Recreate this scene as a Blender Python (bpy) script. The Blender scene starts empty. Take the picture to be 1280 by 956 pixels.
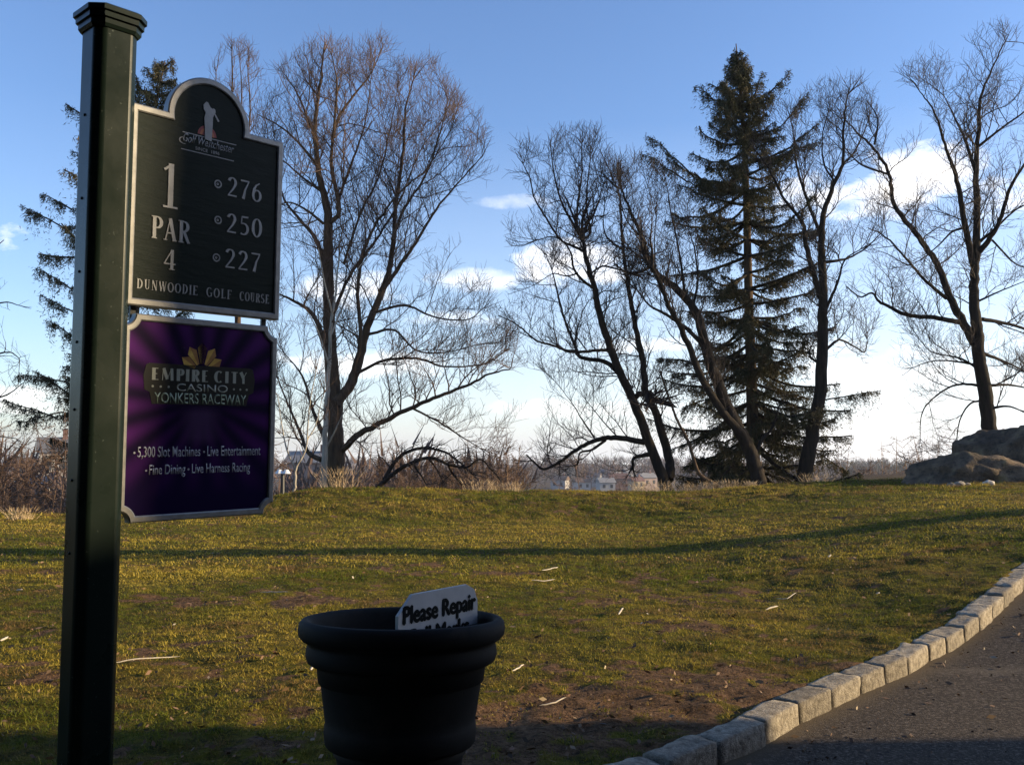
import bpy, bmesh, math, random
import numpy as np
from mathutils import Vector, Matrix, noise as mnoise
random.seed(7); rng=np.random.default_rng(11)
S=bpy.context.scene; COL=S.collection
# ------------------------------------------------------------------ camera model (eye at the origin, looking along +Y)
F,CX,CY=1150.,640.,478.
PITCH,ROLL=math.radians(4.3),math.radians(.3)
cp,sp,cr,sr=math.cos(PITCH),math.sin(PITCH),math.cos(ROLL),math.sin(ROLL)
X0=np.array([1,0,0.]);FW=np.array([0,cp,sp]);UP=np.array([0,-sp,cp])
RT=cr*X0+sr*UP; UPR=-sr*X0+cr*UP
def ray(px,py): return (px-CX)/F*RT-(py-CY)/F*UPR+FW
def P(px,py,d):
    r=ray(px,py); return r*(d/r[1])
def proj(p):
    z=p@FW; return CX+F*(p@RT)/z, CY-F*(p@UPR)/z
SUN_EL,SUN_AZ=math.radians(14),math.radians(3)   # the sun stands to the right (+X), a touch ahead
sun_dir=np.array([math.cos(SUN_EL)*math.cos(SUN_AZ),math.cos(SUN_EL)*math.sin(SUN_AZ),math.sin(SUN_EL)])
# ------------------------------------------------------------------ helpers
def sm(v,a,b):
    t=np.clip((v-a)/(b-a),0,1); return t*t*(3-2*t)
def tag(o,label=None,cat=None,group=None,kind=None):
    if label:o['label']=label
    if cat:o['category']=cat
    if group:o['group']=group
    if kind:o['kind']=kind
    return o
def link(name,me,mat=None,parent=None,loc=None,smooth=False):
    o=bpy.data.objects.new(name,me); COL.objects.link(o)
    if mat is not None: me.materials.append(mat)
    if parent is not None: o.parent=parent
    if loc is not None: o.location=loc
    if smooth: me.polygons.foreach_set('use_smooth',[True]*len(me.polygons))
    return o
def empty(name,loc,label,cat,group=None):
    o=bpy.data.objects.new(name,None); COL.objects.link(o); o.location=[float(v) for v in loc]; o.empty_display_size=.1
    return tag(o,label,cat,group)
def arr_mesh(name,V,Fc):
    """V (n,3); Fc (m,k) faces of one size, or list of such arrays"""
    if not isinstance(Fc,list): Fc=[Fc]
    Fc=[f for f in Fc if len(f)]
    me=bpy.data.meshes.new(name); me.vertices.add(len(V)); me.vertices.foreach_set('co',np.asarray(V,dtype=np.float32).ravel())
    idx=np.concatenate([f.ravel() for f in Fc]); tot=np.concatenate([np.full(len(f),f.shape[1]) for f in Fc])
    me.loops.add(len(idx)); me.loops.foreach_set('vertex_index',idx.astype(np.int32))
    me.polygons.add(len(tot)); st=np.concatenate([[0],np.cumsum(tot)[:-1]])
    me.polygons.foreach_set('loop_start',st.astype(np.int32)); me.polygons.foreach_set('loop_total',tot.astype(np.int32))
    me.update(calc_edges=True); return me
def fattr(me,name,vals):
    a=me.attributes.new(name,'FLOAT','POINT'); a.data.foreach_set('value',np.asarray(vals,dtype=np.float32))
def bm_mesh(name,bm):
    me=bpy.data.meshes.new(name); bmesh.ops.recalc_face_normals(bm,faces=bm.faces); bm.to_mesh(me); bm.free(); return me
class Tubes:
    def __init__(s): s.g={}
    def add(s,pts,rad,sides=3):
        s.g.setdefault((len(pts),sides),[]).append((pts,rad))
    def mesh(s,name,origin=(0,0,0)):
        VV=[];FF=[];off=0
        for (n,k),L in s.g.items():
            Pt=np.array([a for a,_ in L],dtype=float)-np.asarray(origin); R=np.array([b for _,b in L],dtype=float); M=len(L)
            T=np.gradient(Pt,axis=1); T/=np.linalg.norm(T,axis=2,keepdims=True)+1e-9
            mean=Pt[:,-1]-Pt[:,0]; mean/=np.linalg.norm(mean,axis=1,keepdims=True)+1e-9
            ref=np.where(np.abs(mean[:,2:3])>.75,np.array([[1.,.13,0]]),np.array([[0,.1,1.]]))[:,None,:]
            A=np.cross(T,ref);A/=np.linalg.norm(A,axis=2,keepdims=True)+1e-9;B=np.cross(T,A)
            th=np.arange(k)*2*np.pi/k
            ring=Pt[:,:,None,:]+R[:,:,None,None]*(np.cos(th)[None,None,:,None]*A[:,:,None,:]+np.sin(th)[None,None,:,None]*B[:,:,None,:])
            VV.append(ring.reshape(-1,3))
            m,i,j=np.meshgrid(np.arange(M),np.arange(n-1),np.arange(k),indexing='ij')
            b=off+m*n*k+i*k
            FF.append(np.stack([b+j,b+(j+1)%k,b+k+(j+1)%k,b+k+j],-1).reshape(-1,4)); off+=M*n*k
        return arr_mesh(name,np.concatenate(VV),FF)
    def any(s): return bool(s.g)
# 2-D value noise (numpy)
_perm=rng.random((256,256))
def vnoise(x,y):
    xi=np.floor(x).astype(int);yi=np.floor(y).astype(int);fx=x-xi;fy=y-yi;fx=fx*fx*(3-2*fx);fy=fy*fy*(3-2*fy)
    g=lambda a,b:_perm[a%256,b%256]
    return (g(xi,yi)*(1-fx)+g(xi+1,yi)*fx)*(1-fy)+(g(xi,yi+1)*(1-fx)+g(xi+1,yi+1)*fx)*fy
def fbm(x,y,o=4):
    s=0;a=.5;t=0
    for i in range(o): s=s+a*vnoise(x*2**i+17*i,y*2**i+31*i);t+=a;a*=.5
    return s/t
# ------------------------------------------------------------------ materials
MATS={}
class NT:
    def __init__(s,mat_or_world):
        s.t=mat_or_world.node_tree; s.t.nodes.clear()
    def n(s,typ,**kw):
        nd=s.t.nodes.new(typ)
        for k,v in kw.items():
            if k.startswith('i_'): nd.inputs[k[2:].replace('_',' ')].default_value=v
            else: setattr(nd,k,v)
        return nd
    def l(s,a,b): s.t.links.new(a,b)
    def math(s,op,a,b=None,c=None,clamp=False):
        nd=s.t.nodes.new('ShaderNodeMath');nd.operation=op;nd.use_clamp=clamp
        for i,v in enumerate((a,b,c)):
            if v is None: continue
            if isinstance(v,(int,float)): nd.inputs[i].default_value=v
            else: s.l(v,nd.inputs[i])
        return nd.outputs[0]
    def mix(s,fac,a,b):
        nd=s.t.nodes.new('ShaderNodeMix');nd.data_type='RGBA'
        for sock,v in ((nd.inputs[0],fac),(nd.inputs[6],a),(nd.inputs[7],b)):
            if isinstance(v,(int,float)): sock.default_value=v
            elif isinstance(v,tuple): sock.default_value=(*v,1)[:4]
            else: s.l(v,sock)
        return nd.outputs[2]
    def ramp(s,fac,stops):
        nd=s.t.nodes.new('ShaderNodeValToRGB');cr_=nd.color_ramp
        while len(cr_.elements)<len(stops): cr_.elements.new(.5)
        for e,(p,c) in zip(cr_.elements,stops): e.position=p;e.color=(*c,1)[:4] if isinstance(c,tuple) else (c,c,c,1)
        s.l(fac,nd.inputs[0]); return nd.outputs[0]
    def noise(s,scale,detail=4,rough=.55,vec=None,dist=0):
        nd=s.t.nodes.new('ShaderNodeTexNoise');nd.inputs['Scale'].default_value=scale;nd.inputs['Detail'].default_value=detail
        nd.inputs['Roughness'].default_value=rough;nd.inputs['Distortion'].default_value=dist
        if vec is not None:s.l(vec,nd.inputs['Vector'])
        return nd.outputs['Fac']
    def obj(s,scale=None):
        tc=s.t.nodes.new('ShaderNodeTexCoord').outputs['Object']
        if scale:
            mp=s.t.nodes.new('ShaderNodeMapping');mp.inputs['Scale'].default_value=scale;s.l(tc,mp.inputs[0]);return mp.outputs[0]
        return tc
    def out(s,color,rough=.8,metal=0,bump=None,bstr=.3,bdist=.01,spec=.5,coat=0,trans=0):
        b=s.t.nodes.new('ShaderNodeBsdfPrincipled');o=s.t.nodes.new('ShaderNodeOutputMaterial')
        for sock,v in (('Base Color',color),('Roughness',rough),('Metallic',metal),('Specular IOR Level',spec),('Coat Weight',coat)):
            if isinstance(v,tuple): b.inputs[sock].default_value=(*v,1)[:4]
            elif isinstance(v,(int,float)): b.inputs[sock].default_value=v
            else: s.l(v,b.inputs[sock])
        if bump is not None:
            bp=s.t.nodes.new('ShaderNodeBump');bp.inputs['Strength'].default_value=bstr;bp.inputs['Distance'].default_value=bdist
            s.l(bump,bp.inputs['Height']);s.l(bp.outputs[0],b.inputs['Normal'])
        sh=b.outputs[0]
        if trans:
            tr=s.t.nodes.new('ShaderNodeBsdfTranslucent');s.l(color,tr.inputs[0]) if not isinstance(color,tuple) else None
            mx=s.t.nodes.new('ShaderNodeMixShader');mx.inputs[0].default_value=trans;s.l(sh,mx.inputs[1]);s.l(tr.outputs[0],mx.inputs[2]);sh=mx.outputs[0]
        s.l(sh,o.inputs[0])
def newmat(name):
    m=bpy.data.materials.new(name);m.use_nodes=True;return m,NT(m)
def simple(name,c1,c2,scale=8,rough=.8,bstr=.3,bdist=.01,metal=0,spec=.5,stretch=None,coat=0,randomize=0):
    if name in MATS:return MATS[name]
    m,t=newmat(name);v=t.obj(stretch);n=t.noise(scale,6,.6,v)
    col=t.ramp(n,[(.3,c1),(.7,c2)])
    if randomize:
        oi=t.n('ShaderNodeObjectInfo').outputs['Random']
        hs=t.n('ShaderNodeHueSaturation');t.l(col,hs.inputs['Color'])
        t.l(t.math('MULTIPLY_ADD',oi,randomize*2,1-randomize),hs.inputs['Value']);col=hs.outputs[0]
    t.out(col,rough,metal,t.noise(scale*3,6,.65,v),bstr,bdist,spec,coat);MATS[name]=m;return m
def bark(name,c1,c2):
    return simple(name,c1,c2,scale=2.5,rough=.9,bstr=.8,bdist=.03,stretch=(4,4,.7),spec=.2)
M_bark=bark('bark dark',(.012,.009,.007),(.038,.028,.020))
M_barkw=bark('bark warm',(.034,.023,.015),(.12,.078,.047))
M_barkp=bark('bark pale',(.22,.19,.15),(.5,.45,.37))
M_twig=simple('twigs',(.020,.016,.015),(.062,.047,.040),scale=1.2,bstr=0,spec=.2)
M_twigr=simple('twigs red',(.05,.034,.027),(.16,.102,.07),scale=1.2,bstr=0,spec=.2)
M_brush=simple('brush',(.06,.038,.03),(.2,.13,.09),scale=.6,bstr=0,spec=.2)
M_farwood=simple('far wood',(.05,.035,.032),(.14,.095,.08),scale=.05,bstr=0,spec=.1)
M_farever=simple('far evergreen',(.015,.025,.018),(.035,.045,.03),scale=.05,bstr=0,spec=.1)
def spruce_mat():
    m,t=newmat('spruce needles');n=t.noise(.9,5,.6,t.obj());n2=t.noise(14,3,.6,t.obj())
    a=t.ramp(n,[(.35,(.025,.030,.013)),(.50,(.068,.052,.020)),(.64,(.14,.085,.036))])
    c=t.mix(n2,a,(.035,.045,.02));t.out(c,.7,spec=.25,trans=.15);return m
M_spruce=spruce_mat()
# ------------------------------------------------------------------ terrain
EYE=1.25
def yedge(x): return 16.6+10.4*sm(x,-7.5,-4.5)+8*sm(x,8,14)
def base(x,y):
    x=np.asarray(x,dtype=float);y=np.asarray(y,dtype=float)
    r=.56*sm(x,1.3,7.8)*sm(y,2.5,10.5)+.035*np.clip(x-7.5,0,40)*sm(y,2.5,10.5)
    b=(.27+.06*np.exp(-((x+3)/2.5)**2)+.03*np.sin(x*.9)+.03*np.sin(x*.37+2))*sm(y,16.6+.3*np.sin(x*.8),20.8)*sm(x,-6.4,-4.3)
    m=np.log(np.exp(9*r)+np.exp(9*b))/9-math.log(2)/9*np.exp(-9*np.abs(r-b))*0
    m=m-math.log(2)/9*sm(-np.maximum(r,b),-.12,0)
    z=-EYE+m+.02*np.sin(x*.7+1)*np.sin(y*.55)
    z=z-.3*sm(y,21.8,27)*sm(x,-6.5,-4.5)
    t=np.clip(y-yedge(x),0,None)
    z=z-17.5*(1-np.exp(-(t/75)))*sm(t,0,9)
    z=z+1.5*np.sin(x*.011+1.3)*sm(y,200,500)-110*sm(y,1250,2600)
    return z
# kerb line: front top edge traced, dropped on the terrain
def hit(px,py,dz=0.):
    r=ray(px,py);t=2.5
    for i in range(4000):
        p=r*(t/r[1])
        if p[2]<base(p[0],p[1])+dz: break
        t+=.01*max(1,t/8)
    return p
kpx=[(655,1030),(735,996),(790,968),(837,950),(900,924),(957,900),(1000,877),(1040,859),(1077,843),(1107,831),(1136,820),(1162,804),(1185,795),(1205,781),(1225,768),(1241,755),(1255,742),(1267,731),(1279,721)]
kw=[hit(a,b,.02)[:2] for a,b in kpx]
dlt=kw[-1]-kw[-4];dlt/=np.linalg.norm(dlt)
for i in range(7):
    a=math.radians(-2.5*i);d2=np.array([dlt[0]*math.cos(a)-dlt[1]*math.sin(a),dlt[0]*math.sin(a)+dlt[1]*math.cos(a)]);kw.append(kw[-1]+d2*.42)
kw=np.array(kw)
kfull=np.vstack([kw[0]-(kw[2]-kw[0])*20,kw,kw[-1]+(kw[-1]-kw[-3])*40])
def kerb_x(y): return np.interp(y,kfull[:,1],kfull[:,0])
def kside(x,y):      # >0 on the road side, metres
    e=.05;sl=(kerb_x(y+e)-kerb_x(y-e))/(2*e);return (x-kerb_x(y))/np.sqrt(1+sl*sl)
dirt_spots=[(700,905,.9,.5,1.),(800,885,.8,.42,1.),(940,868,.7,.32,.75),(860,850,.9,.35,.6),(270,752,.7,.22,.75),(330,752,.7,.22,.65),(40,840,.45,.3,.5),(560,715,1.2,.4,.35),(700,745,1.2,.4,.45),(950,715,1.2,.4,.35),(800,750,1.2,.4,.4),(180,830,.5,.25,.3),(880,780,1,.5,.45)]
dsp=[(*hit(a,b)[:2],rx,ry,k) for a,b,rx,ry,k in dirt_spots]
def micro(x,y):
    bank=sm(y,16,17.5)*(1-sm(y,21.5,23.5))
    return (fbm(x*3,y*3,3)-.5)*(.055+.09*bank)+(fbm(x*13,y*13,2)-.5)*.030
def dirtf(x,y):
    n=fbm(x*.8+3,y*1.1+9,5);n2=fbm(x*4+50,y*4+7,3)
    d=np.zeros_like(x)
    for cx_,cy_,rx,ry,k in dsp: d=np.maximum(d,k*np.exp(-(((x-cx_)/rx)**2+((y-cy_)/ry)**2)))
    n3=fbm(x*13+5,y*13+70,3);v=d*1.0+(n-.5)*.7+(n2-.5)*1.2+(n3-.5)*1.1-.07
    kd=-kside(x,y); v=v+.18*np.exp(-np.clip(kd,0,None)/.25)*(y<9)
    return np.clip((v-.20)/.32,0,1)
xs=np.concatenate([-np.geomspace(2600,9.,46),np.arange(-8.9,8.9,.065),np.geomspace(9.,2600,46)])
ys=np.concatenate([np.linspace(-60,2.2,18),np.arange(2.3,9,.05),np.arange(9,30,.11),np.geomspace(30.2,4200,70)])
XX,YY=np.meshgrid(xs,ys)
ZZ=base(XX,YY); D=dirtf(XX,YY)
near=sm(-YY,-28,-20)
ZZ+=near*(micro(XX,YY)+(fbm(XX*9,YY*9,3)-.5)*.05*D)
ks=kside(XX,YY)
ZZ=np.where((ks>-.10)&(YY<60)&(XX<200),base(XX,YY)-.16,ZZ)
V=np.stack([XX,YY,ZZ],-1).reshape(-1,3);nx,ny=len(xs),len(ys)
i,j=np.meshgrid(np.arange(ny-1),np.arange(nx-1),indexing='ij');b0=i*nx+j
me=arr_mesh('lawn',V,np.stack([b0,b0+1,b0+nx+1,b0+nx],-1).reshape(-1,4));fattr(me,'dirt',D.ravel())
m,t=newmat('lawn turf')
at=t.n('ShaderNodeAttribute',attribute_name='dirt').outputs['Fac']
pos=t.n('ShaderNodeNewGeometry').outputs['Position']
n1=t.noise(.9,8,.72,pos);n2=t.noise(9,6,.75,pos);n3=t.noise(60,4,.7,pos)
g=t.ramp(n1,[(.35,(.07,.085,.008)),(.5,(.16,.14,.012)),(.65,(.28,.20,.025))])
g=t.mix(t.ramp(n2,[(.38,0.),(.62,1.)]),g,(.035,.034,.008))
g=t.mix(t.ramp(n3,[(.55,0.),(.75,1.)]),g,(.34,.25,.05))
dcol=t.mix(t.ramp(t.noise(22,5,.75,pos),[(.35,0.),(.65,1.)]),(.045,.026,.012),(.26,.15,.08))
dcol=t.mix(t.ramp(n3,[(.58,0.),(.72,1.)]),dcol,(.22,.15,.09))
g=t.mix(t.ramp(t.noise(3.2,7,.7,pos),[(.50,0.),(.66,.65)]),g,(.15,.085,.036))
c=t.mix(t.ramp(t.math('ADD',at,t.math('MULTIPLY',t.math('SUBTRACT',n3,.5),.7)),[(.3,0.),(.6,1.)]),g,dcol)
# valley floor far beyond the lawn is leaf litter and bare brush, not turf
sx=t.n('ShaderNodeSeparateXYZ');t.l(pos,sx.inputs[0])
c=t.mix(t.math('MULTIPLY',t.math('SUBTRACT',sx.outputs[1],26),.15,clamp=True),c,t.mix(n1,(.06,.042,.03),(.12,.085,.055)))
t.out(c,.95,bump=t.math('ADD',t.math('MULTIPLY',n2,1.6),n3),bstr=1,bdist=.045,spec=.1)
tag(link('lawn',me,m,smooth=True),'',None,kind='structure')
# road
rn=90;rs=[]
L=np.concatenate([[0],np.cumsum(np.linalg.norm(np.diff(kfull,axis=0),axis=1))])
q=np.unique(np.concatenate([np.linspace(0,L[-1],60),np.linspace(L[1],L[-2],160)]))
kx=np.interp(q,L,kfull[:,0]);ky=np.interp(q,L,kfull[:,1])
tx=np.gradient(kx);ty=np.gradient(ky);nn=np.hypot(tx,ty);nxr,nyr=ty/nn,-tx/nn
offs=np.concatenate([np.array([-.06,.0,.05,.12,.2]),np.linspace(.35,6.5,30)])
RX=kx[:,None]+nxr[:,None]*offs;RY=ky[:,None]+nyr[:,None]*offs
RZ=base(RX,RY)-.092+(fbm(RX*1.3,RY*1.3,3)-.5)*.02
V=np.stack([RX,RY,RZ],-1).reshape(-1,3);nr=len(offs)
i,j=np.meshgrid(np.arange(len(q)-1),np.arange(nr-1),indexing='ij');b0=i*nr+j
me=arr_mesh('road',V,np.stack([b0,b0+1,b0+nr+1,b0+nr],-1).reshape(-1,4));fattr(me,'edge',np.tile(np.exp(-np.clip(offs,0,None)/.14),len(q)))
m,t=newmat('asphalt');pos=t.n('ShaderNodeNewGeometry').outputs['Position']
v=t.n('ShaderNodeTexVoronoi');v.inputs['Scale'].default_value=150;t.l(pos,v.inputs['Vector'])
n1=t.noise(1.2,5,.6,pos);n2=t.noise(25,5,.7,pos)
c=t.mix(n1,(.032,.024,.017),(.056,.043,.031));c=t.mix(t.ramp(t.noise(48,3,.8,pos),[(.5,0.),(.62,.9)]),c,(.15,.12,.09));c=t.mix(t.ramp(t.noise(31,3,.8,pos),[(.56,0.),(.66,.9)]),c,(.012,.010,.008));c=t.mix(t.ramp(v.outputs['Distance'],[(.05,1.),(.28,0.)]),c,(.17,.145,.12))
e=t.n('ShaderNodeAttribute',attribute_name='edge').outputs['Fac']
# sandy washed-out streaks and kerb-side grit
sx=t.n('ShaderNodeSeparateXYZ');t.l(pos,sx.inputs[0])
c=t.mix(t.ramp(t.math('MULTIPLY',e,t.math('ADD',n2,.35)),[(.25,0.),(.75,1.)]),c,(.11,.085,.055))
hs=hit(1245,835,-.092)
dx=t.math('SUBTRACT',sx.outputs[0],float(hs[0]));dy=t.math('SUBTRACT',sx.outputs[1],float(hs[1]))
rr=t.math('MULTIPLY',1.3,t.math('ADD',t.math('POWER',t.math('MULTIPLY',dx,1.3),2.),t.math('POWER',t.math('MULTIPLY',t.math('ADD',dy,t.math('ADD',t.math('MULTIPLY',dx,.25),t.math('MULTIPLY_ADD',n1,1.2,-.6))),3.),2.)))
c=t.mix(t.ramp(t.math('SUBTRACT',t.math('MULTIPLY',t.math('ADD',n2,.3),t.math('MULTIPLY_ADD',n1,1.6,-.1)),rr),[(.2,0.),(.8,.4)]),c,(.20,.16,.11))
t.out(c,.9,bump=t.math('ADD',t.noise(90,4,.7,pos),t.math('MULTIPLY',v.outputs['Distance'],-.6)),bstr=.8,bdist=.004,spec=.12)
tag(link('road',me,m,smooth=True),kind='structure')
# kerb blocks
M_gran=simple('granite',(.15,.125,.095),(.44,.385,.30),scale=30,rough=.9,bstr=1,bdist=.02,randomize=.28,spec=.2)
ords=['1st','2nd','3rd','4th','5th','6th','7th','8th','9th','10th','11th','12th','13th','14th','15th','16th','17th','18th','19th','20th','21st','22nd','23rd','24th','25th']
vis=0
for k in range(1,len(kw)-1):
    a,b=kw[k],kw[k+1];Lk=np.linalg.norm(b-a);u=(b-a)/Lk;n=np.array([u[1],-u[0]])
    bm=bmesh.new();bmesh.ops.create_cube(bm,size=1)
    bmesh.ops.subdivide_edges(bm,edges=bm.edges[:],cuts=7,use_grid_fill=True)
    wd=.15+random.uniform(-.01,.015);ht=.30;sk=[random.uniform(-.006,.006) for _ in range(6)]
    for v in bm.verts:
        q_=v.co.copy()
        rx,ry,rz=.5-.10*.25/Lk,.5-.09,.5-.05
        x_,y_,z_=q_.x*(Lk-.008),q_.y*wd,q_.z*ht
        # rounded corners
        hx,hy,hz=(Lk-.008)/2,wd/2,ht/2;r_=.013
        cx_=max(-hx+r_,min(hx-r_,x_));cy_=max(-hy+r_,min(hy-r_,y_));cz_=max(-hz+r_,min(hz-r_,z_))
        dv=Vector((x_-cx_,y_-cy_,z_-cz_))
        if dv.length>r_: dv=dv.normalized()*r_
        pnt=Vector((cx_,cy_,cz_))+dv
        pnt.z+=sk[0]*pnt.x/hx+sk[1]*(1 if pnt.z>0 else 0);pnt.y+=sk[2]*pnt.x/hx+sk[3]*.6
        sd=Vector((k*7.3,0,0))
        nz=mnoise.fractal(pnt*9+sd,1,2,4);nz2=mnoise.noise(pnt*28+sd)
        nr_=dv.normalized() if dv.length>1e-5 else Vector((0,0,1))
        pnt+=nr_*(nz*.009+nz2*.006)
        v.co=pnt
    me=bm_mesh('kerb_block',bm)
    c=(a+b)/2-n*(wd/2)
    o=link('kerb_block',me,M_gran,smooth=True);zt=float(base(c[0],c[1]))
    o.location=(c[0],c[1],zt+.014-.15);za=float(base(*(a-n*.07)));zb=float(base(*(b-n*.07)))
    o.rotation_euler=Matrix((( u[0],-u[1],0),(u[1],u[0],0),(0,0,1))).to_euler();o.rotation_euler.y=-math.atan2(zb-za,Lk)
    px,py=proj(np.array([c[0],c[1],zt]))
    look='shaded grey' if py>935 else ('sunlit pale' if k%2 else 'sunlit buff')
    tag(o,look+' rough granite kerb block, '+ords[min(k-1,24)]+' of the row counted from the bottom edge upwards','kerb block','granite blocks of the kerb row beside the asphalt')
# ------------------------------------------------------------------ grass blades
def blades(n,y0,y1,pw,h0,h1,w):
    u=rng.random(n);yy=(y0**pw+u*(y1**pw-y0**pw))**(1/pw)
    xx=(rng.random(n)*2-1)*(yy*.60+.35)
    k=(kside(xx,yy)<-.135)
    xx,yy=xx[k],yy[k];d=dirtf(xx,yy);k=(rng.random(len(xx))>np.clip(d*.9+(.55-fbm(xx*11,yy*11+3,3))*1.6,0,.95));xx,yy,d=xx[k],yy[k],d[k]
    cl=fbm(xx*2.2+90,yy*2.2,3);cl=cl*.5+fbm(xx*9+9,yy*9,3)*.6-.05
    z=base(xx,yy)+micro(xx,yy)-.004;bk=sm(yy,16,17.5)*(1-sm(yy,21.5,23))
    h=(h0+(h1-h0)*rng.random(len(xx))**2)*(.45+1.1*cl)*(1-.5*d)*(1+.9*bk*cl);a=rng.random(len(xx))*6.283;ln=rng.normal(0,.75,(len(xx),2))
    ww=w*(.7+.6*rng.random(len(xx)))*(1+.05*yy)
    c,s=np.cos(a)*ww,np.sin(a)*ww
    b=np.stack([xx,yy,z],-1)
    p1=b+np.stack([c,s,0*c],-1);p2=b-np.stack([c,s,0*c],-1)
    mid=b+np.stack([ln[:,0]*h*.4,ln[:,1]*h*.4,h*.6],-1);tip=b+np.stack([ln[:,0]*h*1.0,ln[:,1]*h*1.0,h*.92],-1)
    V=np.stack([p1,p2,mid-np.stack([c,s,0*c],-1)*.7,mid+np.stack([c,s,0*c],-1)*.7,tip],1)
    dry=np.clip((fbm(xx*.55+40,yy*.55+4,4)-.40)*3.0+.22*sm(yy,11.8,13.5)*(1-sm(yy,16.5,17.5))+rng.normal(0,.28,len(xx)),0,1)
    brn=np.clip((fbm(xx*2.6+7,yy*3.8,4)-.54)*5+.02+.35*bk+.5*d+rng.normal(0,.25,len(xx)),0,1)
    return V,dry,rng.random(len(xx)),brn
parts=[blades(420000,2.9,10,.9,.007,.030,.0014),blades(200000,9,23,1.0,.012,.048,.003)]
V=np.concatenate([p[0] for p in parts]);dry=np.concatenate([p[1] for p in parts]);rnd=np.concatenate([p[2] for p in parts]);n=len(V)
b0=(np.arange(n)*5)[:,None]
me=arr_mesh('grass',V.reshape(-1,3),[b0+np.array([[0,1,2,3]]),b0+np.array([[3,2,4]])])
fattr(me,'dry',np.repeat(dry,5));fattr(me,'rnd',np.repeat(rnd,5));fattr(me,'brn',np.repeat(np.concatenate([p[3] for p in parts]),5))
m,t=newmat('grass blades');a=t.n('ShaderNodeAttribute',attribute_name='dry').outputs['Fac'];r=t.n('ShaderNodeAttribute',attribute_name='rnd').outputs['Fac']
gr=t.mix(r,(.055,.08,.006),(.165,.18,.018));dr=t.mix(r,(.30,.22,.02),(.56,.42,.08))
bn=t.n('ShaderNodeAttribute',attribute_name='brn').outputs['Fac'];c=t.mix(t.math('MULTIPLY',bn,.85),t.mix(a,gr,dr),t.mix(r,(.10,.052,.020),(.30,.17,.08)));t.out(c,.7,spec=.15,trans=.3)
tag(link('grass',me,m),'short patchy winter grass, green and straw yellow, on the lawn','grass',kind='stuff')
# crumbs: fallen leaves and wood chips
n=9500;yy=3.2+rng.random(n)**1.5*15;xx=(rng.random(n)*2-1)*(yy*.6);d=dirtf(xx,yy)
k=((rng.random(n)<.35+.65*d)|(kside(xx,yy)>0))&(np.abs(kside(xx,yy)+.07)>.12)&((kside(xx,yy)<.0)|(rng.random(n)<1.*np.exp(-np.clip(kside(xx,yy),0,9)/.4)+.03))
xx,yy=xx[k],yy[k];n=len(xx);z=base(xx,yy)+np.where(kside(xx,yy)>0,-.092,micro(xx,yy)+.008);sz=.005+.015*rng.random(n)**2.5
A=rng.normal(0,1,(n,3));A/=np.linalg.norm(A,axis=1,keepdims=True);A[:,2]*=.5;Bv=np.cross(A,rng.normal(0,1,(n,3)));Bv/=np.linalg.norm(Bv,axis=1,keepdims=True)
c0=np.stack([xx,yy,z+sz*.5],-1);A*=sz[:,None]*1.5;Bv*=sz[:,None]*.6
V=np.stack([c0-A,c0+Bv-.1*A,c0+A,c0-Bv+.2*A],1);b0=(np.arange(n)*4)[:,None]
me=arr_mesh('leaf_litter',V.reshape(-1,3),b0+np.array([[0,1,2,3]]));fattr(me,'rnd',np.repeat(rng.random(n),4))
m,t=newmat('litter');r=t.n('ShaderNodeAttribute',attribute_name='rnd').outputs['Fac']
t.out(t.ramp(r,[(0,(.04,.024,.014)),(.5,(.13,.065,.033)),(.93,(.22,.14,.07)),(.985,(.36,.29,.2)),(1,(.6,.55,.46))]),.8)
tag(link('leaf_litter',me,m),'brown crumbs of dead leaves and wood chips scattered over lawn and road edge','leaf litter',kind='stuff')
# pale sticks and chips that can be told apart
M_stick=simple('bleached wood',(.34,.29,.22),(.58,.52,.43),scale=20,bstr=.3,rough=.8)
def stick(pts,r,label,cat='stick',name='stick'):
    r*=.68
    W=[hit(a,b) for a,b in pts]
    W=[np.array([w[0],w[1],float(base(w[0],w[1]))+float(micro(w[0],w[1]))+.022+r]) for w in W]
    o0=W[0].copy();tb=Tubes();n=len(W)
    # resample
    f=[];R=[]
    for s_ in np.linspace(0,n-1,9):
        i_=min(int(s_),n-2);fr=s_-i_;f.append(W[i_]*(1-fr)+W[i_+1]*fr+np.array([0,0,random.uniform(-.003,.003)]));R.append(r*(.6+.5*math.sin(math.pi*(.1+.8*s_/(n-1)))))
    R[0]=R[-1]=r*.15
    tb.add(f,R,6);o=link(name,tb.mesh(name,o0),M_stick,loc=o0,smooth=True);tag(o,label,cat)
stick([(957,767),(973,763)],.009,'short fat white stick lying right of the centre dirt patch, below the thin curved one')
stick([(970,752),(984,752),(996,746)],.005,'thin curved pale twig just above the short fat white stick')
stick([(664,729),(680,728),(694,727)],.008,'straight white stick lying left of centre beyond the planter')
stick([(674,883),(690,881),(708,876)],.005,'thin pale stick lying at the edge of bare dirt right of the planter')
stick([(773,773),(779,766)],.010,'small white upright-looking wood chip alone on brown turf','wood chip','wood_chip')
stick([(677,716),(698,712)],.008,'faint pale stick farther off, just under the long tree shadow')
stick([(640,848),(655,840)],.006,'dull short twig in grass right of the planter body')
stick([(140,838),(175,833),(225,825)],.005,'long buff twig lying just right of the dark green post')
stick([(325,744),(362,745)],.006,'thin straw-coloured twig above the dark bare strip of turf')
stick([(0,806),(10,800)],.010,'short pink-brown wood chip at the left edge of the lawn','wood chip','wood_chip')
stick([(20,741),(28,741)],.010,'tiny white chip on the yellow grass left of the post','wood chip','wood_chip')
stick([(1095,745),(1100,744)],.009,'tiny white chip high on the right lawn near the kerb','wood chip','wood_chip')
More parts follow.
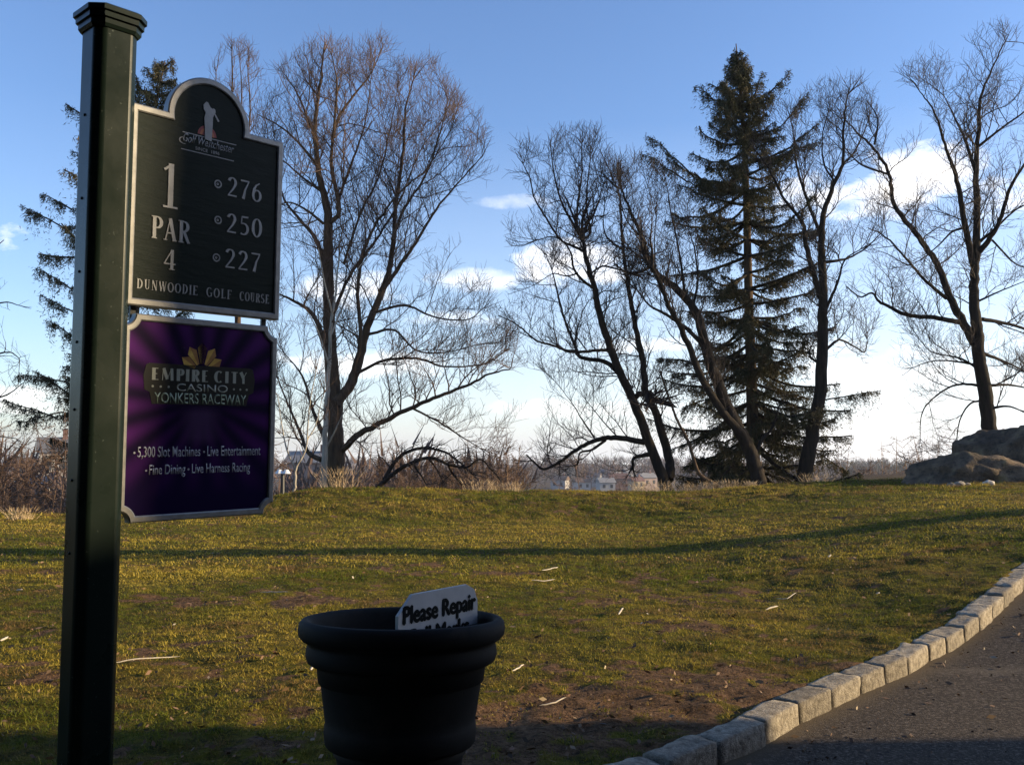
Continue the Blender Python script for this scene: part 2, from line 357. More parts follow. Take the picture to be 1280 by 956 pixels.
stick([(1035,700),(1039,699)],.012,'tiny white chip at upper right lawn just below the tree shadow','wood chip','wood_chip')
stick([(388,843),(392,838)],.010,'small white chip beside the left flank of the planter','wood chip','wood_chip')
# ------------------------------------------------------------------ trees
def catmull(C,k):
    C=np.array(C,dtype=float);Q=np.vstack([2*C[0]-C[1],C,2*C[-1]-C[-2]]);out=[]
    for i in range(len(C)-1):
        p0,p1,p2,p3=Q[i:i+4]
        for s in np.linspace(0,1,k,endpoint=False):
            out.append(.5*((2*p1)+(-p0+p2)*s+(2*p0-5*p1+4*p2-p3)*s*s+(-p0+3*p1-3*p2+p3)*s**3))
    out.append(C[-1]);return np.array(out)
def inpoly(x,y,poly):
    c=False;n=len(poly);j=n-1
    for i in range(n):
        xi,yi=poly[i];xj,yj=poly[j]
        if (yi>y)!=(yj>y) and x<(xj-xi)*(y-yi)/(yj-yi)+xi:c=not c
        j=i
    return c
def unit(v): return v/(np.linalg.norm(v)+1e-9)
def grow(p,d,L,r,lev,T,S_,R_):
    """one branch and its children; lev 1..3"""
    n=(5,4,3)[lev-1] if lev>1 else 7
    st=L/(n-1);pts=[p];ds=[d]
    for i in range(n-1):
        d=unit(d+R_.normal(0,S_['jit'],3)*(1 if lev<3 else .7)+np.array([0,0,S_['up']*(.22 if lev<3 else .12)]))
        p=p+d*st;pts.append(p);ds.append(d)
        if S_['env'] is not None and lev<3:
            x,y=proj(p)
            if not inpoly(x,y,S_['env']):
                if i<1: return
                break
    m=len(pts);rr=[max(S_['rmin'],r*(1-.72*i/(m-1))) for i in range(m)];rr[-1]=S_['rmin']*.6
    T.add(pts,rr,4 if lev==1 else 3)
    if lev==3:return
    sp_=S_['sp'][lev];cnt=max(1,int(L*(m-1)/(n-1)/sp_))
    for c in range(cnt):
        s=(c+.35+R_.random()*.6)/cnt*(m-1);s=min(max(s,.3),m-1.001);i=int(s);q=pts[i]*(1-(s-i))+pts[i+1]*(s-i);dd=ds[min(i+1,m-1)]
        pr=np.cross(dd,R_.normal(0,1,3));pr=unit(pr)
        if pr[2]<0 and R_.random()<S_['upside']:pr=-pr
        an=R_.uniform(.5,1.05);nd=unit(dd*math.cos(an)+pr*math.sin(an))
        fr=1-.45*s/(m-1);L2=S_['len'][lev]*fr*R_.uniform(.55,1.25)
        grow(q,nd,L2,max(S_['rmin'],rr[i]*.6),lev+1,T,S_,R_)
def bare_tree(name,label,D0,limbs,env,seed,mats,sp=(.42,.24,.13),ln=(1.7,.85,.42),jit=.20,up=.2,rmin=.0042,dens=.90,cat='tree',group=None,upside=.7,world=None,skip=.12,crown='crown',wob=.05):
    """limbs: list of (points [(px,py[,depth offset])], start width px, end width px)"""
    R_=np.random.default_rng(seed);T0=Tubes();T1=Tubes();sp=tuple(q*dens for q in sp);ln=tuple(q for q in ln)
    S_=dict(env=env,sp=sp,len=ln,jit=jit,up=up,rmin=rmin,upside=upside)
    first=None
    for li,(pp,w0,w1) in enumerate(limbs):
        dz=0;C=[]
        if world: C=[np.array(q,dtype=float) for q in pp]
        else:
            go=R_.uniform(-1,1) if li>0 else 0
            for i,q in enumerate(pp):
                off=q[2] if len(q)>2 else go*.9*(i/(len(pp)-1))*min(2.2,.35*len(pp))
                C.append(P(q[0],q[1],D0+off))
        sc=1 if world else (D0/F)
        if first is None: first=C[0].copy()
        W=catmull(C,6);m=len(W);s=np.linspace(0,1,m);seg=np.linalg.norm(np.diff(W,axis=0),axis=1).sum()
        W[1:-1]+=R_.normal(0,wob*min(1,seg/8)*.25,(m-2,3))
        if li==0 and not world:
            W=np.vstack([W[0]-np.array([0,0,.8]),W]);m+=1;s=np.linspace(0,1,m)
        rad=.96*(w0*(1-s)**1.1+w1*(1-(1-s)**1.1))*sc/2
        if li==0: rad[0:3]*=np.array([1.5,1.22,1.06])
        T0.add(W,rad,8 if w0*sc>.12 else 6)
        tot=np.linalg.norm(np.diff(W,axis=0),axis=1);cum=np.concatenate([[0],np.cumsum(tot)]);Lt=cum[-1]
        start=skip*Lt if li else .38*Lt
        q=start
        while q<Lt:
            i=min(np.searchsorted(cum,q)-1,m-2);i=max(i,0);fr=(q-cum[i])/(tot[i]+1e-9);p=W[i]*(1-fr)+W[i+1]*fr;d=unit(W[i+1]-W[i])
            pr=unit(np.cross(d,R_.normal(0,1,3)))
            if pr[2]<0 and R_.random()<upside:pr=-pr
            an=R_.uniform(.6,1.25);nd=unit(d*math.cos(an)+pr*math.sin(an))
            pos=q/Lt;L1=ln[0]*(1-.35*pos)*R_.uniform(.45,1.3)
            grow(p,nd,L1,min(rad[i]*.5,.021),1,T1,S_,R_)
            q+=sp[0]*R_.uniform(.6,1.4)*(1.25-.5*pos)
        # the tip itself carries on as a spray
        for _ in range(3): grow(W[-1],unit(d+R_.normal(0,.25,3)),ln[0]*.8,rad[-1],1,T1,S_,R_)
    root=empty(name,first,label,cat,group)
    link('trunk',T0.mesh('trunk',first),mats[0],root,smooth=True)
    if T1.any(): link(crown,T1.mesh('crown',first),mats[1],root)
    return root
eA=[(322,130),(345,82),(400,52),(440,58),(480,48),(505,85),(540,72),(570,118),(605,160),(618,220),(618,300),(600,350),(642,410),(656,480),(640,560),(560,588),(470,590),(345,600),(335,400),(322,300),(308,200)]
bare_tree('bare_deciduous_tree','largest leafless tree of many upright limbs, just right of the two sign boards',27,[
 ([(419,614,0),(420,560,0),(418,500,.2),(413,440,.2),(411,380,.2),(410,320,.1),(410,272,0),(404,240,-.2),(397,206,-.3),(394,155,-.4),(400,108,-.4),(404,68,-.4)],24,2),
 ([(419,505,0),(438,480,.3),(449,450,.5),(459,410,.7),(479,361,.9),(490,320,1),(495,256,1.1),(504,187,1.1),(507,137,1),(517,100,1)],15,1.5),
 ([(411,280,0),(424,262),(414,206),(418,155),(421,105),(415,70)],7,1.2),
 ([(421,262),(428,235),(445,190),(457,149),(463,105)],5,1.2),
 ([(415,175),(424,145),(440,123),(463,93),(478,60)],5,1.2),
 ([(440,480),(450,420),(447,360),(458,305),(478,268),(505,235),(535,209),(562,165)],6,1.2),
 ([(480,360),(500,332),(520,303),(545,262),(576,225),(603,195)],6,1.2),
 ([(490,300),(505,262),(532,218),(552,160),(560,125)],5,1.2),
 ([(427,563,0),(450,542,-.8),(473,530,-1.5),(507,513,-2.2),(542,498,-2.8),(583,482,-3.3),(611,468,-3.6),(636,462,-3.9)],9,1.5),
 ([(515,510,-2.3),(548,527,-2.6),(576,545,-3),(600,560,-3.2)],3,1),
 ([(446,467),(479,451),(521,448),(555,458),(604,455),(630,440)],5,1.2),
 ([(460,418),(493,413),(521,438),(560,440),(600,430)],4,1),
 ([(470,390),(507,382),(542,396),(583,400),(605,385)],4,1),
 ([(408,430),(390,392),(365,375),(345,366)],7,2),
 ([(411,350),(395,300),(375,275),(356,250),(345,215)],7,1.5),
 ([(407,243),(382,225),(356,203),(335,190)],4,1),
 ([(405,280),(382,262),(360,253),(340,262)],4,1),
 ([(396,206),(369,174),(345,155),(322,143)],4,1),
 ([(394,171),(372,118),(353,90)],4,1),
 ([(402,575),(385,565),(375,540),(362,510),(348,475)],7,1.5),
 ([(403,541),(390,510),(378,470),(355,441)],6,1.2),
 ([(417,390),(440,340),(470,300),(500,250),(520,200),(545,160)],5,1),
 ([(430,330),(450,270),(475,215),(490,150),(497,110)],4,1)],eA,1,(M_barkw,M_twigr),sp=(.42,.22,.115),ln=(2.5,1.15,.5),up=.3)
bare_tree('pale_sapling','thin pale-barked sapling standing right in front of the largest bare tree',25,[
 ([(404,621,0),(406,570,0),(407,527,0),(411,468,0),(414,406,0),(419,370,0),(424,320,.2)],9,2),
 ([(408,560),(418,540),(429,517),(440,500)],3,.8),([(412,460),(400,420),(385,390)],3,.8),([(413,420),(430,380),(445,340),(462,320)],3,.8),([(416,395),(405,350),(398,310)],3,.8)],None,2,(M_barkp,M_twigr),sp=(.4,.25,.15),ln=(1.1,.5,.3))
bare_tree('pale_sapling','small pale Y-shaped sapling between the purple board and the tallest pale stem',22,[
 ([(366,628,0),(369,600,0),(370,586,0),(383,558,0),(386,513,0),(395,462,0)],5,1.2),
 ([(370,588),(358,560),(352,530),(347,495)],3,1),([(384,550),(395,530),(402,500)],2,.8)],None,3,(M_barkp,M_twigr),sp=(.4,.25,.15),ln=(.9,.45,.25))
bare_tree('fallen_limb','dark low limb arching out over the bank and drooping at its tip',24.5,[
 ([(470,612,0),(482,600,0),(497,588,0),(515,578,0),(538,572,0),(560,580,0),(583,584,0),(600,574,0),(618,590,0)],7,2),
 ([(480,600),(490,582),(505,567),(528,560),(556,565),(575,578),(590,592)],6,2),
 ([(515,578),(525,592),(533,605)],4,1.5),([(560,580),(566,592),(578,606)],4,1.5),([(536,573),(545,585),(553,600)],3,1)],[(460,560),(530,545),(600,555),(635,585),(625,612),(470,612)],4,(M_bark,M_twig),dens=1,sp=(.16,.14,.1),ln=(.7,.4,.25),up=-.3,upside=.4,cat='branch')
eB=[(636,215),(648,180),(700,165),(748,162),(765,195),(795,225),(805,300),(835,420),(850,560),(790,598),(680,598),(645,582),(690,495),(636,440),(612,392),(650,350),(634,280)]
bare_tree('bare_deciduous_tree','leaning twin-stemmed leafless tree with one low limb reaching left over the distant houses',26.5,[
 ([(834,613,0),(830,600,0),(821,577,0),(796,511,0),(771,456,0),(751,396,0),(743,361,0),(733,326,0),(728,298,0)],17,5),
 ([(728,300),(720,286),(703,255),(693,220),(689,188)],5,1.2),([(728,300),(738,290),(733,260),(735,223),(738,200)],4,1.2),([(721,284),(722,255),(727,220),(727,180)],4,1.2),
 ([(729,314),(715,307),(700,299),(683,273),(668,248),(663,225),(654,205)],4,1.2),
 ([(744,362),(728,350),(717,335),(714,318),(705,303),(690,296),(672,300)],4,1.2),([(722,342),(708,345),(692,342),(678,350)],2.5,1),([(738,342),(753,333),(770,336),(783,340)],3,2),
 ([(788,485),(772,465),(755,452),(725,446),(718,430),(706,400),(695,358),(690,338)],8,1.5),
 ([(762,437),(745,438),(715,440),(692,432),(670,425),(645,405),(622,394)],5,1.2),
 ([(836,600,0),(837,577,.3),(821,521,.6),(808,491,.8),(803,446,.9),(791,391,1),(783,341,1.1),(778,300,1.1),(776,265,1.1),(772,235,1.1)],14,2),
 ([(793,498),(800,492),(808,495)],7,7),([(779,313),(760,298),(754,281),(756,255)],3,1),([(803,446),(790,430),(775,420)],2.5,1),
 ([(806,553),(780,548),(760,547),(740,552),(720,562),(700,577),(680,586),(668,578),(658,568)],8,2),([(757,550),(740,562),(725,566),(722,580),(712,583)],4,1.2),([(743,547),(728,525),(718,508),(705,490)],2.5,.8),
 ([(818,567),(805,569),(792,573),(791,585)],7,3)],eB,5,(M_bark,M_twig),sp=(.40,.20,.11),ln=(1.9,.95,.45))
eC=[(750,265),(758,212),(785,192),(830,205),(868,250),(890,330),(905,450),(930,560),(870,560),(800,420),(772,340)]
bare_tree('bare_deciduous_tree','leafless tree leaning far left across the front of the tall spruce, fork near its base',25.5,[
 ([(951,612,0),(946,590,0),(936,560,0),(910,511,0),(887,450,0),(874,401,0),(856,370,0),(826,346,0),(813,331,0),(803,298,0),(788,265,0),(776,236,0)],22,2.5),
 ([(940,570),(925,540),(903,515),(877,472),(864,440),(850,408),(836,382),(826,356),(815,335)],13,4),
 ([(887,450),(877,430),(855,408),(829,391),(812,382),(796,362)],8,1.5),([(813,333),(800,340),(783,341)],5,3),
 ([(856,370),(852,335),(846,300),(838,262),(834,235)],4,1),([(866,385),(872,350),(868,310),(858,280)],4,1),([(803,298),(790,285),(781,270),(775,250)],3,1),([(836,382),(822,350),(818,310),(820,270)],3,1),
 ([(942,575),(952,550),(965,535),(975,505)],6,2)],eC,6,(M_bark,M_twig),sp=(.38,.20,.11),ln=(1.9,.95,.45))
bare_tree('dead_stem','slender dead stem curving up from the ground between the twin-stemmed tree and the spruce',25,[
 ([(906,613,0),(890,603,0),(873,590,0),(861,553,0),(845,521,0),(827,470,0)],7,2.5),([(861,553),(850,540),(840,535)],2,.8)],None,7,(M_barkw,M_twig),sp=(1.6,.4,.2),ln=(.4,.2,.15),cat='dead tree')
eD=[(930,190),(955,145),(1025,105),(1075,95),(1105,150),(1112,200),(1108,290),(1085,360),(1105,425),(1060,475),(1010,445),(985,300)]
bare_tree('bare_deciduous_tree','upright leafless tree with a thick slanting trunk standing just right of the tall spruce',26,[
 ([(1001,613,0),(1007,585,0),(1013,553,0),(1023,502,0),(1028,443,0),(1028,395,0),(1029,370,0),(1027,320,0),(1027,292,0),(1031,262,0),(1044,228,0),(1054,200,0),(1055,155,0),(1060,118,0)],22,1.8),
 ([(1030,385),(1020,352),(1009,312),(1003,278),(981,250),(962,212),(943,187)],9,1.5),([(1026,294),(1009,250),(997,212),(993,180),(989,150)],5,1.2),
 ([(1030,390),(1039,372),(1048,350),(1056,325),(1075,312)],5,1.2),([(1028,328),(1045,326),(1062,322),(1084,309),(1104,288)],5,1.2),
 ([(1034,436),(1044,427),(1052,425),(1068,433),(1081,440),(1084,425)],4,1.2),([(1026,455),(1016,449),(1012,440),(1020,420)],4,1.2),([(1054,205),(1068,190),(1082,160),(1090,135)],3,1),([(1044,228),(1030,205),(1028,170),(1035,140)],3,1)],eD,8,(M_bark,M_twig),sp=(.42,.20,.11),ln=(1.9,.95,.45))
eE=[(1040,165),(1055,115),(1110,145),(1138,120),(1125,90),(1180,55),(1255,30),(1300,60),(1330,560),(1240,552),(1180,575),(1140,565),(1132,480),(1115,430),(1052,400),(1065,340),(1095,290)]
bare_tree('bare_deciduous_tree','broad leafless tree behind the boulders at the right edge, upright centre and wide left limb',26,[
 ([(1239,560,0),(1237,539,0),(1231,487,0),(1224,449,0),(1221,408,0),(1218,377,0),(1218,336,0),(1221,300,0),(1221,250,0),(1220,206,0),(1224,155,0),(1225,127,0),(1237,93,0),(1257,52,0)],21,1.5),
 ([(1219,430),(1206,408),(1187,371),(1171,330),(1149,297),(1118,256),(1112,218),(1093,187),(1071,165),(1053,147)],12,1.5),([(1110,218),(1077,206),(1058,187),(1048,170)],3,1),([(1093,181),(1097,149),(1083,125)],3,1),
 ([(1183,373),(1155,349),(1134,325),(1108,297),(1085,285)],5,1.2),([(1201,403),(1168,397),(1134,394),(1115,385),(1099,377),(1090,366),(1075,371),(1058,358)],7,1.5),
 ([(1218,335),(1206,281),(1199,237),(1190,206),(1181,181),(1168,140),(1150,115)],9,1.3),([(1219,214),(1206,174),(1193,146),(1180,120)],5,1.2),
 ([(1221,318),(1236,300),(1250,275),(1262,237),(1282,203),(1300,180)],8,2),([(1222,305),(1245,285),(1270,262),(1300,250)],4,1.2),([(1222,184),(1250,162),(1280,140),(1300,120)],4,1.2),
 ([(1228,399),(1256,404),(1285,413),(1310,430)],6,2),([(1224,376),(1250,364),(1280,352)],3,1),([(1230,442),(1256,452),(1285,466)],5,1.5),([(1236,482),(1260,481),(1290,486)],5,1.5),([(1240,510),(1262,508),(1290,520)],4,1.2),
 ([(1221,460),(1205,450),(1193,446),(1165,440),(1150,425)],3.5,1),([(1224,482),(1205,480),(1187,484),(1165,499),(1152,518),(1150,548)],4,1),([(1222,456),(1187,451),(1162,452),(1140,460)],3,1),([(1230,500),(1212,505),(1200,525),(1195,555)],3,1),
 ([(1205,285),(1190,290),(1175,305),(1160,318)],3.5,1.2),([(1240,300),(1270,330),(1295,335)],3,1)],eE,9,(M_bark,M_twig),sp=(.42,.21,.115),ln=(2.0,1.0,.45))
bare_tree('bare_deciduous_tree','slim leafless tree whose fine pinkish top shows above the arched top of the upper board',31,[
 ([(300,640,0),(298,500,0),(296,350,0),(294,220,0),(291,140,0),(290,62,0)],12,1.5),([(296,330),(285,240),(272,160),(270,90)],5,1.2),([(296,300),(308,220),(312,150),(310,85)],5,1.2),([(293,190),(302,130),(300,75)],3,1)],[(258,95),(280,50),(312,52),(330,90),(335,300),(250,300)],10,(M_barkw,M_twigr),sp=(.4,.24,.13),ln=(1.4,.8,.4),up=.6)
bare_tree('bare_deciduous_tree','leafless tree cut off by the left edge of the photo, only thin side branches showing',24,[
 ([(-70,640,0),(-68,500,0),(-60,380,0),(-55,250,0)],16,5),([(-66,520),(-30,500),(5,495),(30,478)],5,1),([(-62,420),(-25,390),(5,378),(25,382)],4,1),([(-62,560),(-20,545),(20,548)],4,1),([(-66,470),(-25,450),(10,440),(24,448)],4,1),([(-58,330),(-20,320),(5,300)],4,1)],[(-120,240),(0,270),(12,330),(36,380),(36,560),(-120,600)],11,(M_bark,M_twig),sp=(.5,.3,.16),ln=(1.1,.6,.35))
# a bare tree just outside the right of the frame, whose trunk shadow lies across the lawn
def off_tree(x,y,h,r,seed,label):
    z=float(base(x,y));b=np.array([x,y,z-.3]);T=lambda a,c,e:(x+a,y+c,z+e)
    limbs=[([T(0,0,-.3),T(.05,.1,h*.25),T(-.15,.0,h*.5),T(.1,.1,h*.75),T(0,0,h)],2*r,r*.6)]
    limbs+=[([T(0,0,3.2),T(-.4,-.7,4.2),T(-.6,-1.5,5.2),T(-.4,-2.4,7.4)],.30,.05),([T(0,0,4.2),T(.2,.7,5.2),T(.3,1.3,6.4),T(.2,1.7,8.2)],.26,.05)]
    R_=np.random.default_rng(seed)
    for k in range(9):
        zz=h*(.5+.05*k);a=R_.uniform(0,6.28);Lb=h*.34*(1-.05*k);c,s=math.cos(a),math.sin(a)
        limbs.append(([T(0,0,zz),T(c*Lb*.4,s*Lb*.4,zz+Lb*.35),T(c*Lb*.8,s*Lb*.8,zz+Lb*.85),T(c*Lb,s*Lb,zz+Lb*1.25)],r*.8,.03))
    return bare_tree('bare_deciduous_tree',label,0,limbs,None,seed,(M_bark,M_twig),dens=1,sp=(1.6,.8,.5),ln=(1.6,.8,.4),rmin=.007,world=True)
off_tree(15.5,12.35,9.5,.52,21,'leafless tree just beyond the right edge, throwing the long shadow over the lawn')
# ------------------------------------------------------------------ spruces
def spruce(label,D0,trunk,w0,halfs,traced,seed,nwh=34):
    R_=np.random.default_rng(seed);C=[P(a,b,D0) for a,b in trunk];W=catmull(C,8);first=W[0].copy()
    W=np.vstack([W[0]-np.array([0,0,.6]),W]);m=len(W);s=np.linspace(0,1,m);sc=D0/F
    T0=Tubes();T0.add(W,(w0*(1-s)+1.2)*sc/2*np.where(s<.03,1.3,1),9);TB=Tubes();pts=[]
    zt,zb=W[-1][2],W[1][2]
    def branch(p0,p1,sag,r):
        n=9;q=np.linspace(0,1,n)[:,None];B=p0*(1-q)+p1*q;L=np.linalg.norm(p1-p0);B[:,2]+=-sag*L*np.sin(np.pi*q[:,0])**1+R_.normal(0,.03,n)*q[:,0]
        B[:,0]+=R_.normal(0,.04,n)*q[:,0];B[:,1]+=R_.normal(0,.04,n)*q[:,0]
        TB.add(B,r*(1-.8*q[:,0])+.006,5)
        k=int(L/.042)+2
        for _ in range(k):
            f=R_.uniform(.12,1)**.8;i=min(int(f*(n-1)),n-2);fr=f*(n-1)-i;b=B[i]*(1-fr)+B[i+1]*fr;d=unit(B[i+1]-B[i])
            # side shoot
            sd=unit(np.cross(d,[0,0,1]))*R_.choice([-1,1]);l=.14+.75*(1-f)**.8*R_.random()*min(1,L/2.2)
            pts.append((b,unit(sd*.8+d*.7+np.array([0,0,-.25])),l))
    hy=np.array([h[0] for h in halfs]);hl=np.array([h[1] for h in halfs]);hr=np.array([h[2] for h in halfs])
    for k in range(nwh):
        f=min(.999,(k+R_.random()*1.3)/nwh);i=int((.04+.94*(f**.9))*(m-1));p=W[i];py=proj(p)[1]
        L_,Rr=np.interp(py,hy,hl)*sc,np.interp(py,hy,hr)*sc
        nb=R_.integers(4,6);a0=R_.random()*6.28
        for j in range(nb):
            a=a0+j*6.283/nb+R_.normal(0,.25);c_,s_=math.cos(a),math.sin(a)
            L=(Rr*max(c_,0)+L_*max(-c_,0))+abs(s_)*.5*(L_+Rr)*.9;L*=R_.choice([R_.uniform(.35,.8),R_.uniform(.7,1.25)])
            if L<.15:continue
            el=.55*f**2+.12-.32*(1-f)+R_.normal(0,.16)
            p1=p+np.array([c_,s_,el])*L;branch(p,p1,R_.uniform(.02,.2),.022+.012*L)
    for (a,b,c) in traced:
        yo=R_.uniform(-.6,.6)
        p0=P(*a,D0);p1=P(*b,D0+yo*.5);p2=P(*c,D0+yo)
        branch(p0,p1,.05,.04);branch(p1,p2,-.02,.02)
    # needles
    V=[];
    for b,d,l in pts:
        k=int(8+l*44);f=R_.random(k)[:,None]
        drop=R_.exponential(.15,k)[:,None]*np.array([[0,0,-1.]])
        c=b+d*l*f+drop*(.4+f)+R_.normal(0,.022,(k,3))
        dd=d*R_.uniform(.2,1,(k,1))+R_.normal(0,.5,(k,3))+np.array([0,0,-.55]);dd/=np.linalg.norm(dd,axis=1,keepdims=True)
        ww=np.cross(dd,R_.normal(0,1,(k,3)));ww/=np.linalg.norm(ww,axis=1,keepdims=True)
        hl_=R_.uniform(.035,.085,(k,1));V.append(np.stack([c-dd*hl_+ww*.012,c-dd*hl_-ww*.012,c+dd*hl_],1))
    V=np.concatenate(V)-first
    root=empty('spruce_tree',first,label,'tree')
    link('trunk',T0.mesh('trunk',first),M_barkw,root,smooth=True)
    link('limbs',TB.mesh('limbs',first),M_bark,root,smooth=True)
    link('crown',arr_mesh('crown',V.reshape(-1,3),np.arange(len(V)*3).reshape(-1,3)),M_spruce,root)
    print('spruce tris',len(V))
spruce('tall ragged dark spruce with drooping boughs standing among the leaning bare trees',28,[(942,612),(940,500),(936,380),(932,220),(926,120),(920,55)],17,
 [(50,5,5),(80,9,8),(100,18,16),(125,36,30),(160,40,44),(200,48,60),(240,72,84),(300,76,82),(350,86,82),(400,92,84),(450,86,74),(500,98,90),(560,98,100),(600,70,85)],
 [((918,228),(868,222),(811,170)),((915,240),(860,228),(803,192)),((918,128),(893,126),(870,106)),((935,128),(962,116),(989,92)),((940,172),(980,155),(1012,115)),((938,200),(985,190),(1025,178)),
  ((945,480),(1030,500),(1098,490)),((945,540),(1010,560),(1062,592)),((930,560),(880,600),(850,608)),((925,470),(880,500),(850,512)),((940,300),(980,300),(1015,285))],31,52)
spruce('dark spruce largely hidden behind the green post, bare-ended boughs sticking out to its left',27,[(150,650),(158,520),(168,400),(180,250),(192,150),(206,76)],16,
 [(70,8,8),(100,24,22),(125,34,30),(180,85,40),(260,95,50),(300,70,60),(350,95,70),(420,85,80),(500,105,90),(560,60,80),(620,40,60)],
 [((178,190),(120,205),(92,190)),((176,250),(80,285),(27,258)),((176,240),(90,262),(52,242)),((172,330),(90,362),(46,335)),((170,370),(95,392),(52,370)),((168,400),(95,425),(62,402)),((165,450),(85,478),(20,468)),((160,500),(70,522),(3,500)),((160,505),(80,515),(25,528)),((185,120),(172,105),(168,92))],32,26)
# ------------------------------------------------------------------ brush, dry tufts, far woods
def thicket(name,label,n,fn,hgt,mat,seed,rmin,per=26):
    R_=np.random.default_rng(seed);T=Tubes()
    for k in range(n):
        x,y=fn(R_);z=float(base(x,y));h=hgt(x,y)*R_.uniform(.6,1.1);b=np.array([x,y,z])
        T.add([b,b+[R_.normal(0,.05)*h,0,h*.5],b+[R_.normal(0,.08)*h,R_.normal(0,.05)*h,h]],[rmin*3,rmin*2,rmin],3)
        for q in range(per):
            f=R_.uniform(.1,.95);a=R_.random()*6.283;sl=h*R_.uniform(.12,.45)*(1.15-f*.6);up=R_.uniform(.1,1.1)
            p=b+np.array([0,0,h*f]);d=unit(np.array([math.cos(a),math.sin(a),up]));p1=p+d*sl*.5;p2=p1+unit(d+R_.normal(0,.35,3))*sl*.5
            T.add([p,p1,p2],[rmin*1.4,rmin,rmin*.6],3)
            for _ in range(2):
                T.add([p1,p1+unit(d+R_.normal(0,.6,3))*sl*.25,p1+unit(d+R_.normal(0,.7,3))*sl*.5],[rmin,rmin*.8,rmin*.5],3)
    return tag(link(name,T.mesh(name),mat),label,'thicket',kind='stuff')
def wx(px,y): return (px-CX)/F*y
thicket('brush_thicket','brown bare thicket beyond the far left edge of the lawn',330,lambda R_:(lambda y:(wx(R_.uniform(-60,345),y),y))(R_.uniform(19,46)),lambda x,y:1.9+.035*(y-18)*1.4,M_brush,41,.006)
thicket('brush_thicket','tangle of bare brown brush behind the grassy bank under the bare trees',230,lambda R_:(lambda y:(wx(R_.uniform(345,660),y),y))(R_.uniform(30,48)),lambda x,y:1.6+.07*(y-27),M_brush,42,.006)
thicket('distant_brush','low brown scrub filling the near slope of the valley',170,lambda R_:(lambda y:(wx(R_.uniform(620,1330),y),y))(R_.uniform(45,85)),lambda x,y:4.5,M_brush,43,.012)
def woods(name,label,n,fn,mat,seed,conifer=0.,per=70,hs=1.):
    R_=np.random.default_rng(seed);V=[];
    for k in range(n):
        x,y=fn(R_);z=float(base(x,y));h=R_.uniform(9,15)*hs;w=h*R_.uniform(.28,.42);con=R_.random()<conifer
        u=R_.normal(0,1,(per,3));u/=np.linalg.norm(u,axis=1,keepdims=True);rr=R_.random((per,1))**.4
        c=np.array([x,y,z+h*.58])+u*rr*np.array([w,w,h*.42])
        d=u*np.array([.8,.8,.5])+np.array([0,0,.9])+R_.normal(0,.3,(per,3));d/=np.linalg.norm(d,axis=1,keepdims=True)
        s=np.cross(d,R_.normal(0,1,(per,3)));s/=np.linalg.norm(s,axis=1,keepdims=True)
        ln=h*R_.uniform(.06,.15,(per,1));ww=h*.016
        V.append(np.stack([c-d*ln+s*ww,c-d*ln-s*ww,c+d*ln],1))
        V.append(np.array([[[x-.2,y,z],[x+.2,y,z],[x,y,z+h*.8]],[[x,y-.2,z],[x,y+.2,z],[x,y,z+h*.8]]]))
    V=np.concatenate(V);return tag(link(name,arr_mesh(name,V.reshape(-1,3),np.arange(len(V)*3).reshape(-1,3)),mat),label,'woods',kind='stuff')
woods('distant_woods','brown leafless woods across the valley',1500,lambda R_:(lambda y:(wx(R_.uniform(-120,1400),y),y))(R_.uniform(380,1300)),M_farwood,51,per=60)
woods('distant_woods','brown leafless woods on the valley side at the left',190,lambda R_:(lambda y:(wx(R_.uniform(-140,620),y),y))(R_.uniform(95,230)),M_farwood,52,per=150)
woods('distant_evergreens','dark evergreen woods on the ridge at the right beside the boulders',260,lambda R_:(lambda y:(wx(R_.uniform(1040,1400),y),y))(R_.uniform(500,900)),M_farever,53,per=90)
M_straw=simple('straw',(.36,.25,.13),(.6,.45,.26),scale=9,bstr=0)
def tuft(px,py,d,w,h,label,n=150):
    z=float(base(wx(px,d),d));b=np.array([wx(px,d),d,z]);R_=np.random.default_rng(int(px*7+d));V=[]
    for k in range(n):
        o=np.array([R_.normal(0,w*.3),R_.normal(0,w*.3),0]);l=h*R_.uniform(.25,.8);dx=R_.normal(0,.35)*l+o[0]*.5;dy=R_.normal(0,.3)*l
        a=R_.random()*3.14;s=np.array([math.cos(a),math.sin(a),0])*.006
        V.append([o+s,o-s,o+[dx*.5,dy*.5,l*.6]]);V.append([o+s+[dx*.5,dy*.5,l*.6],o-s+[dx*.5,dy*.5,l*.6],o+[dx,dy,l*.95]])
    V=np.array(V);me=arr_mesh('dry_grass_tuft',V.reshape(-1,3),np.arange(len(V)*3).reshape(-1,3))
    tag(link('dry_grass_tuft',me,M_straw,loc=[float(q) for q in b]),label,'grass tuft','straw-coloured grass tufts at the lawn edge')
for a in [(30,655,16.4,.3,.36,'straw-coloured grass tuft at the far left edge of the lawn'),(424,615,22.5,.7,.8,'tall yellow grass tuft at the foot of the largest bare tree'),
 (603,610,22.6,.8,.45,'straw tuft on the bank crest where the low dark limb droops'),(640,612,22.6,.7,.35,'low straw tuft on the crest left of the open view to houses'),
 (800,608,23.2,.4,.4,'straw tuft just left of the twin-stemmed trunk'),(828,608,23.3,.8,.5,'pale grass tuft at the foot of the twin-stemmed tree'),(860,608,23.6,.4,.35,'pale tuft just right of the twin-stemmed trunk'),
 (884,608,23.6,.45,.4,'orange-buff tuft under the slender dead stem'),(912,608,23.6,.5,.4,'orange-buff tuft left of the spruce foot'),(938,608,23.6,.3,.25,'short tuft against the spruce foot'),(1018,608,23.8,.8,.4,'pale tuft at the foot of the thick slanting trunk')]: tuft(*a)
